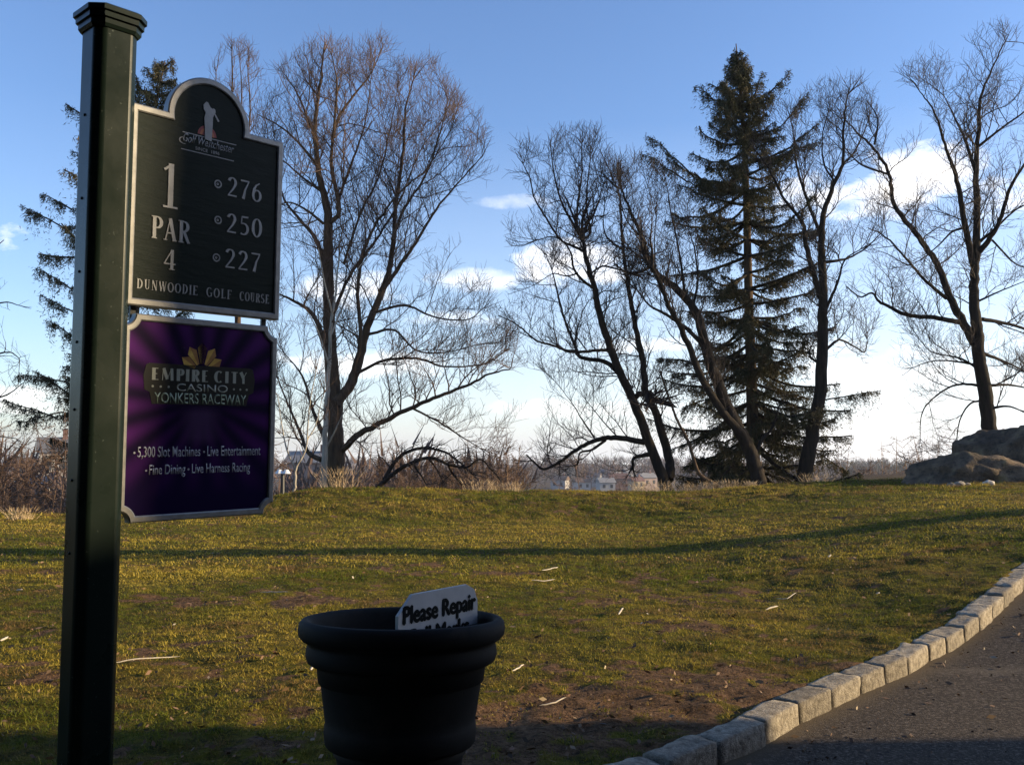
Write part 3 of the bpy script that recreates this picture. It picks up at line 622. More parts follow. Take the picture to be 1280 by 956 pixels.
# ------------------------------------------------------------------ distant houses
def wallmat(name,c): return simple(name,tuple(v*.85 for v in c),c,scale=.6,bstr=0)
WM={'white':wallmat('wall white',(.42,.39,.36)),'brick':wallmat('wall brick',(.17,.09,.075)),'tan':wallmat('wall tan',(.42,.33,.22)),'blue':wallmat('wall blue',(.30,.32,.34)),'grey':wallmat('wall grey',(.35,.34,.33)),'pink':wallmat('wall pink',(.36,.26,.22))}
RM={'grey roof':wallmat('roof grey',(.12,.12,.13)),'brown roof':wallmat('roof brown',(.12,.075,.055)),'red roof':wallmat('roof red',(.15,.075,.06)),'pale roof':wallmat('roof pale',(.24,.23,.22))}
M_pane=simple('far window',(.03,.035,.04),(.06,.07,.08),bstr=0,rough=.2)
def boxbm(bm,x0,x1,y0,y1,z0,z1):
    vs=[bm.verts.new((x,y,z)) for x in (x0,x1) for y in (y0,y1) for z in (z0,z1)]
    for f in ((0,1,3,2),(4,6,7,5),(0,4,5,1),(2,3,7,6),(0,2,6,4),(1,5,7,3)): bm.faces.new([vs[i] for i in f])
def house(px,py,d,w,h,wall,roof,label,flat=False,rz=0.,dep=9):
    b=P(px,py,d);r=empty('house',(b[0],d,b[2]),label,'house');r.rotation_euler.z=rz
    bm=bmesh.new();boxbm(bm,-w/2,w/2,-dep/2,dep/2,-8,h)
    if not flat:
        for s in (-1,1):   # gable ends
            pass
    link('wall',bm_mesh('wall',bm),WM[wall],r)
    bm=bmesh.new()
    if flat: boxbm(bm,-w/2-.2,w/2+.2,-dep/2-.2,dep/2+.2,h+.02,h+.6)
    else:
        v=[bm.verts.new(q) for q in ((-w/2-.4,-dep/2-.5,h+.02),(w/2+.4,-dep/2-.5,h+.02),(w/2+.4,dep/2+.5,h+.02),(-w/2-.4,dep/2+.5,h+.02),(-w/2-.4,0,h+h*.55),(w/2+.4,0,h+h*.55))]
        for f in ((0,1,5,4),(2,3,4,5),(0,4,3),(1,2,5),(0,3,2,1)): bm.faces.new([v[i] for i in f])
    link('roof',bm_mesh('roof',bm),RM[roof],r)
    if not flat and w>4: bm=bmesh.new();boxbm(bm,w*.2,w*.2+.7,-.4,.4,h*1.2,h*1.85);link('chimney',bm_mesh('chimney',bm),WM['brick'],r)
    nf=max(1,int(h/3));nw=max(2,int(w/3.2))
    for i in range(nf):
        for j in range(nw):
            bm=bmesh.new();x=-w/2+w*(j+.5)/nw;z=h*(i+.35)/nf;boxbm(bm,x-.55,x+.55,-dep/2-.06,-dep/2+.05,z,z+1.4);link('window',bm_mesh('window',bm),M_pane,r)
HS=[(712,598,620,26,13,'tan','brown roof','big tan flat-roofed block rising above the other distant houses',True),
 (742,607,430,9,6,'blue','grey roof','small bluish distant house under the tan block'),(757,600,520,10,6,'white','grey roof','white distant house with grey roof right of the tan block'),
 (772,609,400,12,6,'brick','red roof','red brick distant house in the middle of the open view'),(787,599,520,9,6,'white','pale roof','small bright white house high in the middle of the open view'),
 (808,608,380,9,5.5,'pink','pale roof','pinkish distant house just left of the twin-stemmed trunk'),(700,610,420,10,5.5,'grey','brown roof','grey distant house low at the left of the open view'),
 (727,612,400,9,5,'white','brown roof','low white distant house with a brown roof'),(757,613,370,9,5,'grey','pale roof','low grey house with a pale roof near the crest line'),
 (735,596,640,10,6,'pink','grey roof','tiny pink house beside the tan block'),(772,594,700,10,6,'white','brown roof','tiny white house at the top of the distant slope'),(795,611,350,7,4.5,'tan','red roof','small tan house under the bright white one'),
 (862,603,560,10,6,'white','grey roof','distant white house seen right of the twin-stemmed trunk'),(1045,606,520,13,5,'pink','brown roof','long pinkish house right of the slanting trunk'),(1022,609,500,8,5,'white','grey roof','small white house seen against the slanting trunk'),(1066,609,480,7,4.5,'grey','pale roof','small pale-roofed house left of the boulders'),
 (68,600,140,4.5,4.2,'white','grey roof','white gabled house nearest the green post in the left woods'),(40,608,150,5,3,'white','grey roof','white house in the left woods beside a dark evergreen'),(56,619,120,4.5,1.6,'white','pale roof','low white roofed shed in the left brush'),
 (390,605,130,6,3,'pink','pale roof','pale house glimpsed behind the saplings by the purple board'),(1000,604,560,9,5,'brick','grey roof','small brick house between the spruce and the slanting trunk')]
for hh in HS:
    hh=list(hh)
    if hh[2]>300: hh[3]*=.68;hh[4]*=.66
    house(*hh[:8],flat=(len(hh)>8),rz=random.uniform(-.5,.5),dep=7 if hh[3]>6 else 4)
# small lamp beyond the bank, beside the purple board
lp=P(353,612,21);zb=float(base(lp[0],lp[1]));r=empty('lamp_post',(lp[0],lp[1],zb),'small dark post with a white twin-headed lamp just right of the purple board','lamp post')
H=P(353,592,21)[2]-zb
bm=bmesh.new();bmesh.ops.create_cone(bm,cap_ends=True,segments=10,radius1=.05,radius2=.04,depth=H,matrix=Matrix.Translation((0,0,H/2)));link('pole',bm_mesh('pole',bm),simple('dark metal',(.02,.02,.02),(.04,.04,.035),bstr=.1,rough=.5),r)
M_lampw=simple('lamp white',(.75,.75,.72),(.85,.85,.82),bstr=0)
for s in (-1,1):
    bm=bmesh.new();bmesh.ops.create_cone(bm,cap_ends=True,segments=12,radius1=.10,radius2=.04,depth=.09,matrix=Matrix.Translation((s*.08,0,H+.05)));link('lamp_head',bm_mesh('lamp_head',bm),M_lampw,r)
# ------------------------------------------------------------------ boulders
def rockmat():
    m,t=newmat('boulder');v=t.obj();n=t.noise(1.6,8,.65,v);n2=t.noise(9,6,.7,v);n3=t.noise(3.5,3,.5,v)
    c=t.ramp(n,[(.3,(.055,.044,.034)),(.5,(.15,.112,.078)),(.7,(.30,.22,.145))]);c=t.mix(t.ramp(n2,[(.5,0.),(.65,.8)]),c,(.05,.048,.042));c=t.mix(t.ramp(n3,[(.6,0.),(.68,.6)]),c,(.30,.24,.13))
    t.out(c,.95,bump=t.math('ADD',n,n2),bstr=1,bdist=.12,spec=.15);return m
M_rock=rockmat()
def boulder(name,label,c,r,seed,planes=(),rz=0,sub=5,rough=.06):
    bm=bmesh.new();bmesh.ops.create_icosphere(bm,subdivisions=sub,radius=1);R_=random.Random(seed)
    pl=[(Vector((R_.gauss(0,1),R_.gauss(0,1),R_.gauss(0,.8))).normalized(),R_.uniform(.70,.92)) for _ in range(17)]+[(Vector(a).normalized(),b) for a,b in planes]
    sd=Vector((seed*3.1,seed*1.7,0))
    for v in bm.verts:
        d=v.co.normalized();rr=1.0
        for n,k in pl:
            dt=n.dot(d)
            if dt>1e-3: rr=min(rr,k/dt)
        rr+=mnoise.fractal(d*2.2+sd,1,2,6)*rough*1.3-abs(mnoise.noise(d*5+sd))*rough*.8-max(0,.10-abs(mnoise.noise(d*1.9+sd*2)))*.3
        v.co=Vector((d.x*r[0],d.y*r[1],d.z*r[2]))*rr
    o=link(name,bm_mesh(name,bm),M_rock,smooth=True,loc=c);o.rotation_euler.z=rz;tag(o,label,'boulder');return o
def gp(px,d): x=wx(px,d);return x,d,float(base(x,d))
x,y,z=gp(1218,20.2);boulder('boulder','large front boulder with a sunlit brown top and dark left face',(x,y,z-.12),(1.85,1.3,.93),3,[((.62,-.25,.74),.74),((-.75,-.35,.5),.72),((-.1,-1,.25),.68),((.2,-.2,1),.80),((.9,-.3,.45),.85)])
x,y,z=gp(1232,22.5);boulder('boulder','dark slab-like boulder peeping over the front boulder, below the trunk',(x,y,z+.2),(1.0,.8,1.12),5,[((0,-.3,1),.85)])
x,y,z=gp(1298,21.8);boulder('boulder','dark rounded boulder at the right edge, highest of the three',(x,y,z+.1),(1.5,1.1,1.25),8,[((-.6,-.5,.7),.9)])
for px,d,s,l in ((1186,18.5,.08,'fist-sized pale stone at the foot of the front boulder, leftmost'),(1197,18.55,.10,'small pale stone touching the front boulder foot, in the middle of three'),(1207,18.6,.07,'small pale stone under the front boulder, right of its two neighbours'),(1234,18.6,.11,'bright chalky stone where the front boulder meets the grass')):
    x,y,z=gp(px,d);o=boulder('stone',l,(x,y,z+s*.4),(s*1.3,s,s*.8),px,sub=3);o['category']='stone'
    o.data.materials.clear();o.data.materials.append(M_stick if px==1234 else M_gran)
# ------------------------------------------------------------------ planter with small sign
PC=np.array([wx(507,3.1),3.1]);zr=float(P(507,767,3.1)[2]);zg=float(base(*PC))
HT=zr-zg;u_=3.1/F
def lathe(prof,seg=72):
    bm=bmesh.new();rings=[]
    for r,z in prof: rings.append([bm.verts.new((r*math.cos(6.28318*i/seg),r*math.sin(6.28318*i/seg),z)) for i in range(seg)])
    for a,b in zip(rings,rings[1:]):
        for i in range(seg): bm.faces.new((a[i],a[(i+1)%seg],b[(i+1)%seg],b[i]))
    return bm
def hz(py): return float(P(507,py,3.1-.25)[2])-zg    # heights read off the front profile
root=empty('planter',(PC[0],PC[1],zg),'large black round plastic planter with a rolled rim standing on the grass','planter')
root.rotation_euler.x=math.radians(-3.4)
root.location.y-=.035;root.location.z-=.01
pr=[(.02,.0),(.172,.0),(.180,.012),(.192,HT-.60),(.203,HT-.45),(.207,HT-.435),(.214,HT-.425),(.207,HT-.415),(.207,HT-.408),(.236,HT-.400),(.243,HT-.392),(.247,HT-.36),(.246,HT-.335),(.243,HT-.328),
    (.248,HT-.30),(.270,HT-.152),(.272,HT-.148),(.296,HT-.142),(.307,HT-.134),(.313,HT-.116),(.312,HT-.096),(.308,HT-.084),(.308,HT-.072),(.325,HT-.066),(.337,HT-.052),(.340,HT-.034),(.337,HT-.014),(.328,HT-.003),(.316,HT),(.304,HT-.005),(.296,HT-.018),(.290,HT-.06),(.278,HT-.14),(.27,HT-.2),(.02,HT-.21)]
m,t=newmat('black plastic');v=t.obj();t.out(t.mix(t.ramp(t.noise(5,7,.7,v),[(.55,0.),(.75,.5)]),t.mix(t.noise(7,5,.6,v),(.011,.011,.011),(.020,.019,.018)),(.045,.038,.03)),.7,bump=t.noise(120,3,.6,v),bstr=.3,bdist=.002,spec=.1)
link('pot',bm_mesh('pot',lathe(pr)),m,root,smooth=True)
bm=bmesh.new();bmesh.ops.create_grid(bm,x_segments=40,y_segments=40,size=.28)
for v in bm.verts[:]:
    if v.co.xy.length>.272: bm.verts.remove(v)
    else: v.co.z=HT-.12+mnoise.fractal(v.co*14,1,2,4)*.02
link('soil',bm_mesh('soil',bm),simple('potting soil',(.05,.035,.02),(.13,.095,.05),scale=60,rough=1,bstr=1,bdist=.01),root,smooth=True)
# stroke lettering ----------------------------------------------------------------
def arc(cx,cy,rx,ry,a0,a1,tn,tk,n=14):
    out=[]
    for i in range(n+1):
        a=math.radians(a0+(a1-a0)*i/n);out.append((cx+rx*math.cos(a),cy+ry*math.sin(a),tn+(tk-tn)*abs(math.cos(a))**1.3))
    return out
def glyph(ch,tk,tn,sf):
    h=lambda x0,x1,y,w=None:[(x0,y,w or tn),(x1,y,w or tn)]
    v=lambda x,y0=0.,y1=1.,w=None:[(x,y0,w or tk),(x,y1,w or tk)]
    l=lambda a,b,w:[(a[0],a[1],w),(b[0],b[1],w)]
    s=[];q=tk/2
    def ser(x,y,w=.11):
        if sf: s.append([(x-w,y+(tn*.4 if y<.5 else -tn*.4),tn*.8),(x+w,y+(tn*.4 if y<.5 else -tn*.4),tn*.8)])
    if ch=='1': s+= [v(.2),l((.04,.84),(.2,.97),tn)];ser(.2,0,.17);W=.4
    elif ch=='I': s+=[v(.12)];ser(.12,0);ser(.12,1);W=.24
    elif ch=='2': s+=[arc(.23,.73,.15,.24,165,-20,tn,tk*.9),[(.375,.66,tk*.8),(.28,.42,tk*.6),(.10,.12,tn),(.06,.04,tn)],h(.04,.44,.05,tn*1.4)];W=.5
    elif ch=='7': s+=[h(.05,.44,.95,tn*1.4),[(.42,.93,tn),(.26,.5,tk*.6),(.18,0,tk)]];W=.48
    elif ch=='6': s+=[arc(.26,.31,.17,.29,0,360,tn,tk*.85,20),[(.09,.34,tk*.85),(.12,.62,tk*.8),(.22,.85,tn*1.5),(.38,.98,tn)]];W=.52
    elif ch=='5': s+=[h(.12,.42,.95,tn*1.5),l((.13,.95),(.11,.56),tn),arc(.2,.32,.2,.29,110,-125,tn,tk*.9,18)];W=.5
    elif ch=='3': s+=[arc(.2,.75,.17,.22,150,-80,tn,tk*.8),arc(.2,.28,.2,.26,85,-150,tn,tk*.9)];W=.48
    elif ch=='0': s+=[arc(.26,.5,.18,.47,0,360,tn,tk,24)];W=.52
    elif ch=='4': s+=[v(.32,0,1),l((.30,.97),(.04,.30),tn),h(.02,.46,.29,tn*1.2)];ser(.32,0);W=.5
    elif ch=='P': s+=[v(.13),[(.13,.96,tn)]+arc(.24,.73,.17,.235,90,-90,tn,tk)+[(.13,.49,tn)]];ser(.13,0);ser(.11,1);W=.46
    elif ch=='R': s+=[v(.13),[(.13,.96,tn)]+arc(.24,.74,.16,.22,90,-90,tn,tk)+[(.13,.52,tn)],l((.24,.52),(.45,.0),tk*.85)];ser(.13,0);ser(.11,1);ser(.46,0,.06);W=.52
    elif ch=='A': s+=[l((.24,1),(.06,.0),tn),l((.24,1),(.44,.0),tk),h(.11,.38,.34)];ser(.06,0,.08);ser(.44,0,.09);W=.52
    elif ch=='D': s+=[v(.13),[(.13,.96,tn)]+arc(.2,.5,.24,.46,90,-90,tn,tk)+[(.13,.04,tn)]];ser(.1,0,.08);ser(.1,1,.08);W=.53
    elif ch=='U': s+=[[(.13,1,tk),(.13,.3,tk)]+arc(.26,.28,.13,.24,180,360,tn,tk*.6)+[(.39,.3,tn),(.39,1,tn)]];ser(.13,1);ser(.39,1,.08);W=.52
    elif ch=='N': s+=[v(.1,0,1,tn),l((.1,1),(.42,0),tk),v(.42,0,1,tn)];ser(.1,0,.08);ser(.42,1,.08);W=.54
    elif ch=='W': s+=[l((.06,1),(.2,0),tk),l((.2,0),(.33,.9),tn),l((.33,1),(.47,0),tk),l((.47,0),(.6,1),tn)];ser(.06,1,.08);ser(.6,1,.07);W=.66
    elif ch=='O': s+=[arc(.27,.5,.21,.47,0,360,tn,tk,24)];W=.54
    elif ch=='E': s+=[v(.13),h(.13,.40,.96),h(.13,.34,.52),h(.13,.42,.04)];ser(.1,0,.08);ser(.1,1,.08);s+=[v(.41,.0,.16,tn),v(.39,.84,1,tn)] if sf else [];W=.47
    elif ch=='F': s+=[v(.13),h(.13,.40,.96),h(.13,.34,.52)];ser(.13,0);s+=[v(.39,.82,1,tn)] if sf else [];W=.44
    elif ch=='L': s+=[v(.13),h(.13,.40,.04)];ser(.13,0);ser(.13,1);s+=[v(.40,0,.18,tn)] if sf else [];W=.45
    elif ch=='G': s+=[arc(.27,.5,.21,.47,50,320,tn,tk,20),v(.43,.05,.42,tk*.8)];s+=[h(.33,.50,.43)] if sf else [];W=.54
    elif ch=='C': s+=[arc(.27,.5,.21,.47,50,310,tn,tk,20)];s+=[v(.41,.72,.92,tn)] if sf else [];W=.5
    elif ch=='S': s+=[arc(.22,.74,.14,.23,35,255,tn,tk*.8)+[(.25,.5,tk)]+arc(.21,.27,.16,.24,60,-150,tn,tk*.8)];W=.44
    elif ch=='M': s+=[l((.06,0),(.1,1),tn),l((.12,1),(.36,.1),tk*.9),l((.36,.1),(.6,1),tn),l((.62,1),(.66,0),tk*.9)];W=.78
    elif ch=='T': s+=[h(.02,.42,.96),v(.22)];W=.44
    elif ch=='Y': s+=[l((.04,1),(.22,.48),tk),l((.40,1),(.22,.48),tn),v(.22,0,.5,tk*.8)];W=.44
    else: W=.3
    return s,W
def stroke_mesh(bm,strokes,ox,oy,sx,sy,dep,z0):
    k=0
    for st in strokes:
        if len(st)<2: continue
        top=z0+dep+.00012*k;k+=1;p=[(ox+a*sx,oy+b*sy,w*min(sx,sy)*.5*(1.15)) for a,b,w in st];n=len(p);row=[]
        for i in range(n):
            a=p[max(i-1,0)];b=p[min(i+1,n-1)];dx,dy=b[0]-a[0],b[1]-a[1];L=math.hypot(dx,dy) or 1;nx_,ny_=-dy/L,dx/L;w=p[i][2]
            x,y=p[i][0],p[i][1]
            row.append([bm.verts.new((x+nx_*w,y+ny_*w,z0)),bm.verts.new((x+nx_*w*.86,y+ny_*w*.86,top)),bm.verts.new((x-nx_*w*.86,y-ny_*w*.86,top)),bm.verts.new((x-nx_*w,y-ny_*w,z0))])
        for a,b in zip(row,row[1:]):
            for i in range(3): bm.faces.new((a[i],a[i+1],b[i+1],b[i]))
        for r_ in (row[0],row[-1]): bm.faces.new(r_)
def word(bm,txt,x,y,h,width=None,tk=.17,tn=.055,sf=True,dep=.003,z0=0,gap=.07,slope=0):
    G=[glyph(c,tk,tn,sf) for c in txt];tot=sum(g[1]+gap for g in G)-gap;sx=h if width is None else width/tot
    cx_=x
    for g,W in G: stroke_mesh(bm,g,cx_,y,sx,h,dep,z0);cx_+=(W+gap)*sx
    return cx_
def textmesh(txt,h,width,x,y,z0,dep=.0006,off=0.,shear=0,bold=0.):
    cu=bpy.data.curves.new('t','FONT');cu.body=txt;cu.size=1;cu.offset=off;cu.shear=shear;cu.resolution_u=4
    o=bpy.data.objects.new('t',cu);COL.objects.link(o);dg=bpy.context.evaluated_depsgraph_get();me=bpy.data.meshes.new_from_object(o.evaluated_get(dg))
    bpy.data.objects.remove(o);v=np.array([q.co[:] for q in me.vertices]);x0,x1=v[:,0].min(),v[:,0].max()
    capf=.70                                                     # cap height of the built-in face at size 1
    v[:,0]=x+(v[:,0]-x0)/(x1-x0)*width;v[:,1]=y+v[:,1]*h/capf;v[:,2]=z0
    for q,c in zip(me.vertices,v): q.co=c
    bm=bmesh.new();bm.from_mesh(me);bpy.data.meshes.remove(me)
    r=bmesh.ops.extrude_face_region(bm,geom=bm.faces[:]);bmesh.ops.translate(bm,verts=[e for e in r['geom'] if isinstance(e,bmesh.types.BMVert)],vec=(0,0,dep))
    if bold:                                                     # heavier strokes: the outline repeated a hair apart
        src=bm.verts[:]+bm.edges[:]+bm.faces[:]
        for k,(a,b) in enumerate(((1,0),(-1,0),(0,.7),(0,-.7))):
            g=bmesh.ops.duplicate(bm,geom=src);bmesh.ops.translate(bm,verts=[e for e in g['geom'] if isinstance(e,bmesh.types.BMVert)],vec=(a*bold,b*bold,.00007*(k+1)))
    return bm
def poly_prism(pts,z0,z1):
    bm=bmesh.new();a=[bm.verts.new((x,y,z0)) for x,y in pts];b=[bm.verts.new((x,y,z1)) for x,y in pts];n=len(pts)
    bm.faces.new(a[::-1]);bm.faces.new(b)
    for i in range(n): bm.faces.new((a[i],a[(i+1)%n],b[(i+1)%n],b[i]))
    return bm
def frame_ring(outer,inner,z0,z1,bev=.0):
    bm=bmesh.new();n=len(outer)
    R=[[bm.verts.new((x,y,z)) for x,y in ps] for ps,z in ((outer,z0),(outer,z1-.003),([(a[0]*.82+b[0]*.18,a[1]*.82+b[1]*.18) for a,b in zip(outer,inner)],z1),([(a[0]*.18+b[0]*.82,a[1]*.18+b[1]*.82) for a,b in zip(outer,inner)],z1),(inner,z1-.003),(inner,z0))]
    R.append(R[0])
    for a,b in zip(R,R[1:]):
        for i in range(n): bm.faces.new((a[i],a[(i+1)%n],b[(i+1)%n],b[i]))
    return bm
# small board in the pot
a=P(497,762,2.93);b=P(598,740,3.27);b[2]=a[2]
bu=unit(b-a);bv=np.array([0,0,1.]);bn=np.cross(bu,bv)
def puv(px,py,o,u,n,v):
    r=ray(px,py);w=r*((o@n)/(r@n))-o;return float(w@u),float(w@v)
TL=puv(513,745,a,bu,bn,bv);TLl=puv(498,761,a,bu,bn,bv);TR=puv(583,729,a,bu,bn,bv);TRr=puv(597,745,a,bu,bn,bv)
Wb=TRr[0]-TLl[0];topv=(TL[1]+TR[1])/2;x0=TLl[0];x1=TRr[0]
root=empty('notice_board',a,'small pale board with black lettering stuck upright in the planter','sign')
root.rotation_euler=Matrix((tuple(map(float,(bu[0],bv[0],-bn[0]*-1))),(float(bu[1]),float(bv[1]),float(bn[1])),(float(bu[2]),float(bv[2]),float(bn[2])))).to_euler()
ch=.06;lo=-.10
outl=[(x0,lo),(x1,lo),(x1,topv-ch),(x1-.02,topv-.02),(x1-ch,topv),(x0+ch*1.1,topv),(x0,topv-ch)]
mb_=simple('board white',(.42,.42,.42),(.55,.55,.54),scale=10,rough=.5,bstr=.05)
link('panel',bm_mesh('panel',poly_prism(outl,-.012,0)),mb_,root)
M_blk=simple('black vinyl',(.006,.008,.008),(.010,.012,.010),bstr=0,rough=.8,spec=.1)
pa=puv(504,784,a,bu,bn,bv);pb=puv(594,757,a,bu,bn,bv);base1=(pa[1]+pb[1])/2;w1=pb[0]-pa[0]
capH=puv(504,762,a,bu,bn,bv)[1]-pa[1]
bm=textmesh('Please Repair',capH,w1,pa[0],base1,.0006,bold=.0042);link('lettering',bm_mesh('lettering',bm),M_blk,root)
bm=textmesh('Ball Marks',capH,w1*.80,pa[0]+w1*.10,base1-capH*1.38,.0006,bold=.0042);link('lettering',bm_mesh('lettering',bm),M_blk,root)
# ------------------------------------------------------------------ post with the two boards
def rot(ax,an):
    return np.array(Matrix.Rotation(an,3,Vector(ax)))
th=math.radians(47);su=np.array([math.cos(th),math.sin(th),0]);sn=np.array([su[1],-su[0],0])
Rm=rot(sn,math.radians(1))@rot(su,math.radians(1.75));su,sn,sv=Rm@su,Rm@sn,Rm@np.array([0,0,1.])
O=P(166,128,2.6)
root=empty('sign_post',(0,0,0),'dark green octagonal post carrying a golf hole board above a purple casino board','sign post')
Mt=Matrix(((su[0],sv[0],sn[0],O[0]),(su[1],sv[1],sn[1],O[1]),(su[2],sv[2],sn[2],O[2]),(0,0,0,1)))   # local x along the boards, y up, z towards the viewer
root.matrix_world=Mt
uv=lambda px,py:puv(px,py,O,su,sn,sv)
m,t=newmat('green paint');v=t.obj();n=t.noise(4,5,.6,v);sp_=t.noise(90,2,.5,v)
c=t.mix(n,(.005,.010,.008),(.011,.018,.0145));c=t.mix(t.ramp(sp_,[(.72,0.),(.76,.5)]),c,(.10,.12,.11))
t.out(c,t.ramp(n,[(.3,.22),(.7,.36)]),bump=t.noise(30,4,.6,v),bstr=.08,bdist=.002,spec=.16);M_green=m
pw,cc=.062,.022
def octo(h,c): return [(-h+c,-h),(h-c,-h),(h,-h+c),(h,h-c),(h-c,h),(-h+c,h),(-h,h-c),(-h,-h+c)]
ptop=uv(168,48)[1];pcx=-.005-pw;pcz=-.012
def octo_bm(levels):
    bm=bmesh.new();R=[]
    for h,c,y in levels: R.append([bm.verts.new((pcx+a,y,pcz+b)) for a,b in octo(h,c)])
    for a,b in zip(R,R[1:]):
        for i in range(8): bm.faces.new((a[i],a[(i+1)%8],b[(i+1)%8],b[i]))
    bm.faces.new(R[0]);bm.faces.new(R[-1]);return bm
zgp=float(base(O[0]+su[0]*pcx,O[1]+su[1]*pcx));pbot=(zgp-.1-O[2])
o=link('post',bm_mesh('post',octo_bm([(pw,cc,pbot),(pw,cc,ptop)])),M_green,root)
md=o.modifiers.new('b','BEVEL');md.width=.0075;md.segments=4;md.limit_method='ANGLE'
y0=ptop-.005
lv=[(a-.004*(i>0),b,y0+(y-y0)*.72) for i,(a,b,y) in enumerate([(pw+.004,cc+.002,y0-.012),(pw+.014,cc+.006,y0),(pw+.014,cc+.006,y0+.018),(pw+.008,cc+.006,y0+.021),(pw+.020,cc+.008,y0+.023),(pw+.020,cc+.008,y0+.042),(pw+.013,cc+.008,y0+.045),(pw+.026,cc+.010,y0+.047),(pw+.026,cc+.010,y0+.066),(pw+.016,cc+.008,y0+.075),(pw-.02,cc-.004,y0+.082)])]
link('cap',bm_mesh('cap',octo_bm(lv)),M_green,root)
M_screw=simple('screw',(.01,.01,.01),(.03,.03,.03),bstr=0,rough=.4,metal=.6)
for py in (143,248,340,428,512,600,690):
    yv=uv(110,py)[1];bm=bmesh.new();bmesh.ops.create_uvsphere(bm,u_segments=10,v_segments=6,radius=.0045)
    o=link('screw',bm_mesh('screw',bm),M_screw,root);o.location=(pcx-pw,yv,pcz)
M_sil=simple('brushed aluminium',(.22,.215,.20),(.34,.33,.31),scale=30,rough=.4,metal=.35,bstr=.1,bdist=.001)
# upper board
def arcpts(cx_,cy_,r,a0,a1,n): return [(cx_+r*math.cos(math.radians(a0+(a1-a0)*i/n)),cy_+r*math.sin(math.radians(a0+(a1-a0)*i/n))) for i in range(n+1)]
def upper(off):
    x0,x1,yb,yt=-.004+off,.506-off,-.588+off,.0-off;r=.137-off
    R=arcpts(.2435,.0,r,0,180,30)
    A=[(x0,yb),(x1,yb),(x1,yt)]
    A+=[(.2435+math.sqrt(max(r*r-yt*yt,0)) if yt<0 else .2435+r,yt)]
    A+= [(.2435+(r)*math.cos(a),(r)*math.sin(a)) for a in np.linspace(math.asin(max(yt,0)/r if yt>0 else 0)+.04,math.pi-.04,30)]
    A+=[(.2435-math.sqrt(max(r*r-yt*yt,0)) if yt<0 else .2435-r,yt),(x0,yt)]
    return A
m,t=newmat('green panel');v=t.obj((1,5,1));n=t.noise(9,6,.65,v)
t.out(t.mix(n,(.004,.010,.008),(.010,.019,.014)),.42,bump=n,bstr=.35,bdist=.004,spec=.12);M_panel=m
pan=link('hole_board',bm_mesh('hole_board',poly_prism(upper(.012),-.028,-.004)),M_panel,root);tag(pan,'dark green board with raised silver numerals and an arched top')
link('frame',bm_mesh('frame',frame_ring(upper(0),upper(.021),-.030,.003)),M_sil,pan)
def wsp(bm,txt,p0,p1,h,**k):      # word between two photo points on its baseline
    a_=uv(*p0);b_=uv(*p1);wl(txt,a_[0],(a_[1]+b_[1])/2,h,width=b_[0]-a_[0],z0=-.0045,**k)
def wl(*a,**k):
    bm=bmesh.new();word(bm,*a,**k);link('lettering',bm_mesh('lettering',bm),M_let,pan)
M_let=simple('silver lettering',(.24,.24,.23),(.34,.34,.33),scale=20,rough=.45,metal=.2,bstr=.05)
bm=None
wl('1',.097,uv(212,260)[1],.134,width=.054,tk=.125,z0=-.0045)
wsp(bm,'PAR',(189,299),(238,303),uv(189,269)[1]-uv(189,299)[1]-.004,tk=.16)
wl('4',.108,uv(212,337)[1],.060,width=.042,tk=.16,z0=-.0045)
wsp(bm,'276',(284,246),(328,252),.061);wsp(bm,'250',(283,291),(328,297),.061);wsp(bm,'227',(281,334),(326,341),.061)
a_=uv(171,361);b_=uv(337,379);c_=uv(171,348)
yb=(a_[1]+b_[1])/2;hh=.029
x=a_[0];tot=b_[0]-a_[0];ws=[('DUNWOODIE',.475),('GOLF',.215),('COURSE',.31-.065+.02)];gp_=.028;sc_=(tot-2*gp_)/(sum(w for _,w in ws))
for w_,f_ in ws: wl(w_,x,yb,hh,width=f_*sc_,tk=.15,tn=.05,z0=-.0045,dep=.002,gap=.09);x+=f_*sc_+gp_
for px,py in ((273,230),(273,275),(271,322)):
    c_=uv(px,py);bm=bmesh.new();stroke_mesh(bm,[arc(0,0,1,1,0,360,.36,.36,20)],c_[0],c_[1],.0108,.0108,.003,-.0045);stroke_mesh(bm,[arc(0,0,.25,.25,0,360,.25,.25,10)],c_[0],c_[1],.0108,.0108,.001,-.0045);link('tee_marker_ring',bm_mesh('tee_marker_ring',bm),M_let,pan)
# golfer emblem
gx,gy=uv(263,180);S1=.0023
def G(pts): return [(gx+(a-263)*S1*1.19,gy-(b-180+ (a-263)*.22)*S1*.93) for a,b in pts]
gol=[(256.5,176),(256,160),(255,146),(256.5,138),(254,134),(253.5,128),(257,121.5),(259,121.5),(262,127),(264.5,128),(266,126.5),(268,127.5),(268.5,131),(267,135),(265.5,140),(265.5,150),(265,165),(264.5,176)]
bm=poly_prism(G(gol),-.0042,-.0022);link('golfer_emblem',bm_mesh('golfer_emblem',bm),M_let,pan)
bm=bmesh.new();stroke_mesh(bm,[[(0,0,.9),(1,0,.9)]],0,0,.001,.001,.001,-.0042) if False else None
A_=G([(267.5,133),(273,142)]);d_=np.array(A_[1])-np.array(A_[0]);nn_=np.array([-d_[1],d_[0]])/np.linalg.norm(d_)*.0018
link('golf_club',bm_mesh('golf_club',poly_prism([tuple(np.array(A_[0])+nn_),tuple(np.array(A_[1])+nn_*1.6),tuple(np.array(A_[1])-nn_*1.6),tuple(np.array(A_[0])-nn_)],-.0042,-.0025)),M_let,pan)
M_or=simple('orange enamel',(.45,.10,.03),(.55,.16,.05),bstr=0,rough=.5);M_rd=simple('red enamel',(.25,.03,.03),(.35,.05,.04),bstr=0,rough=.5)
c_=G([(259.5,170)])[0]
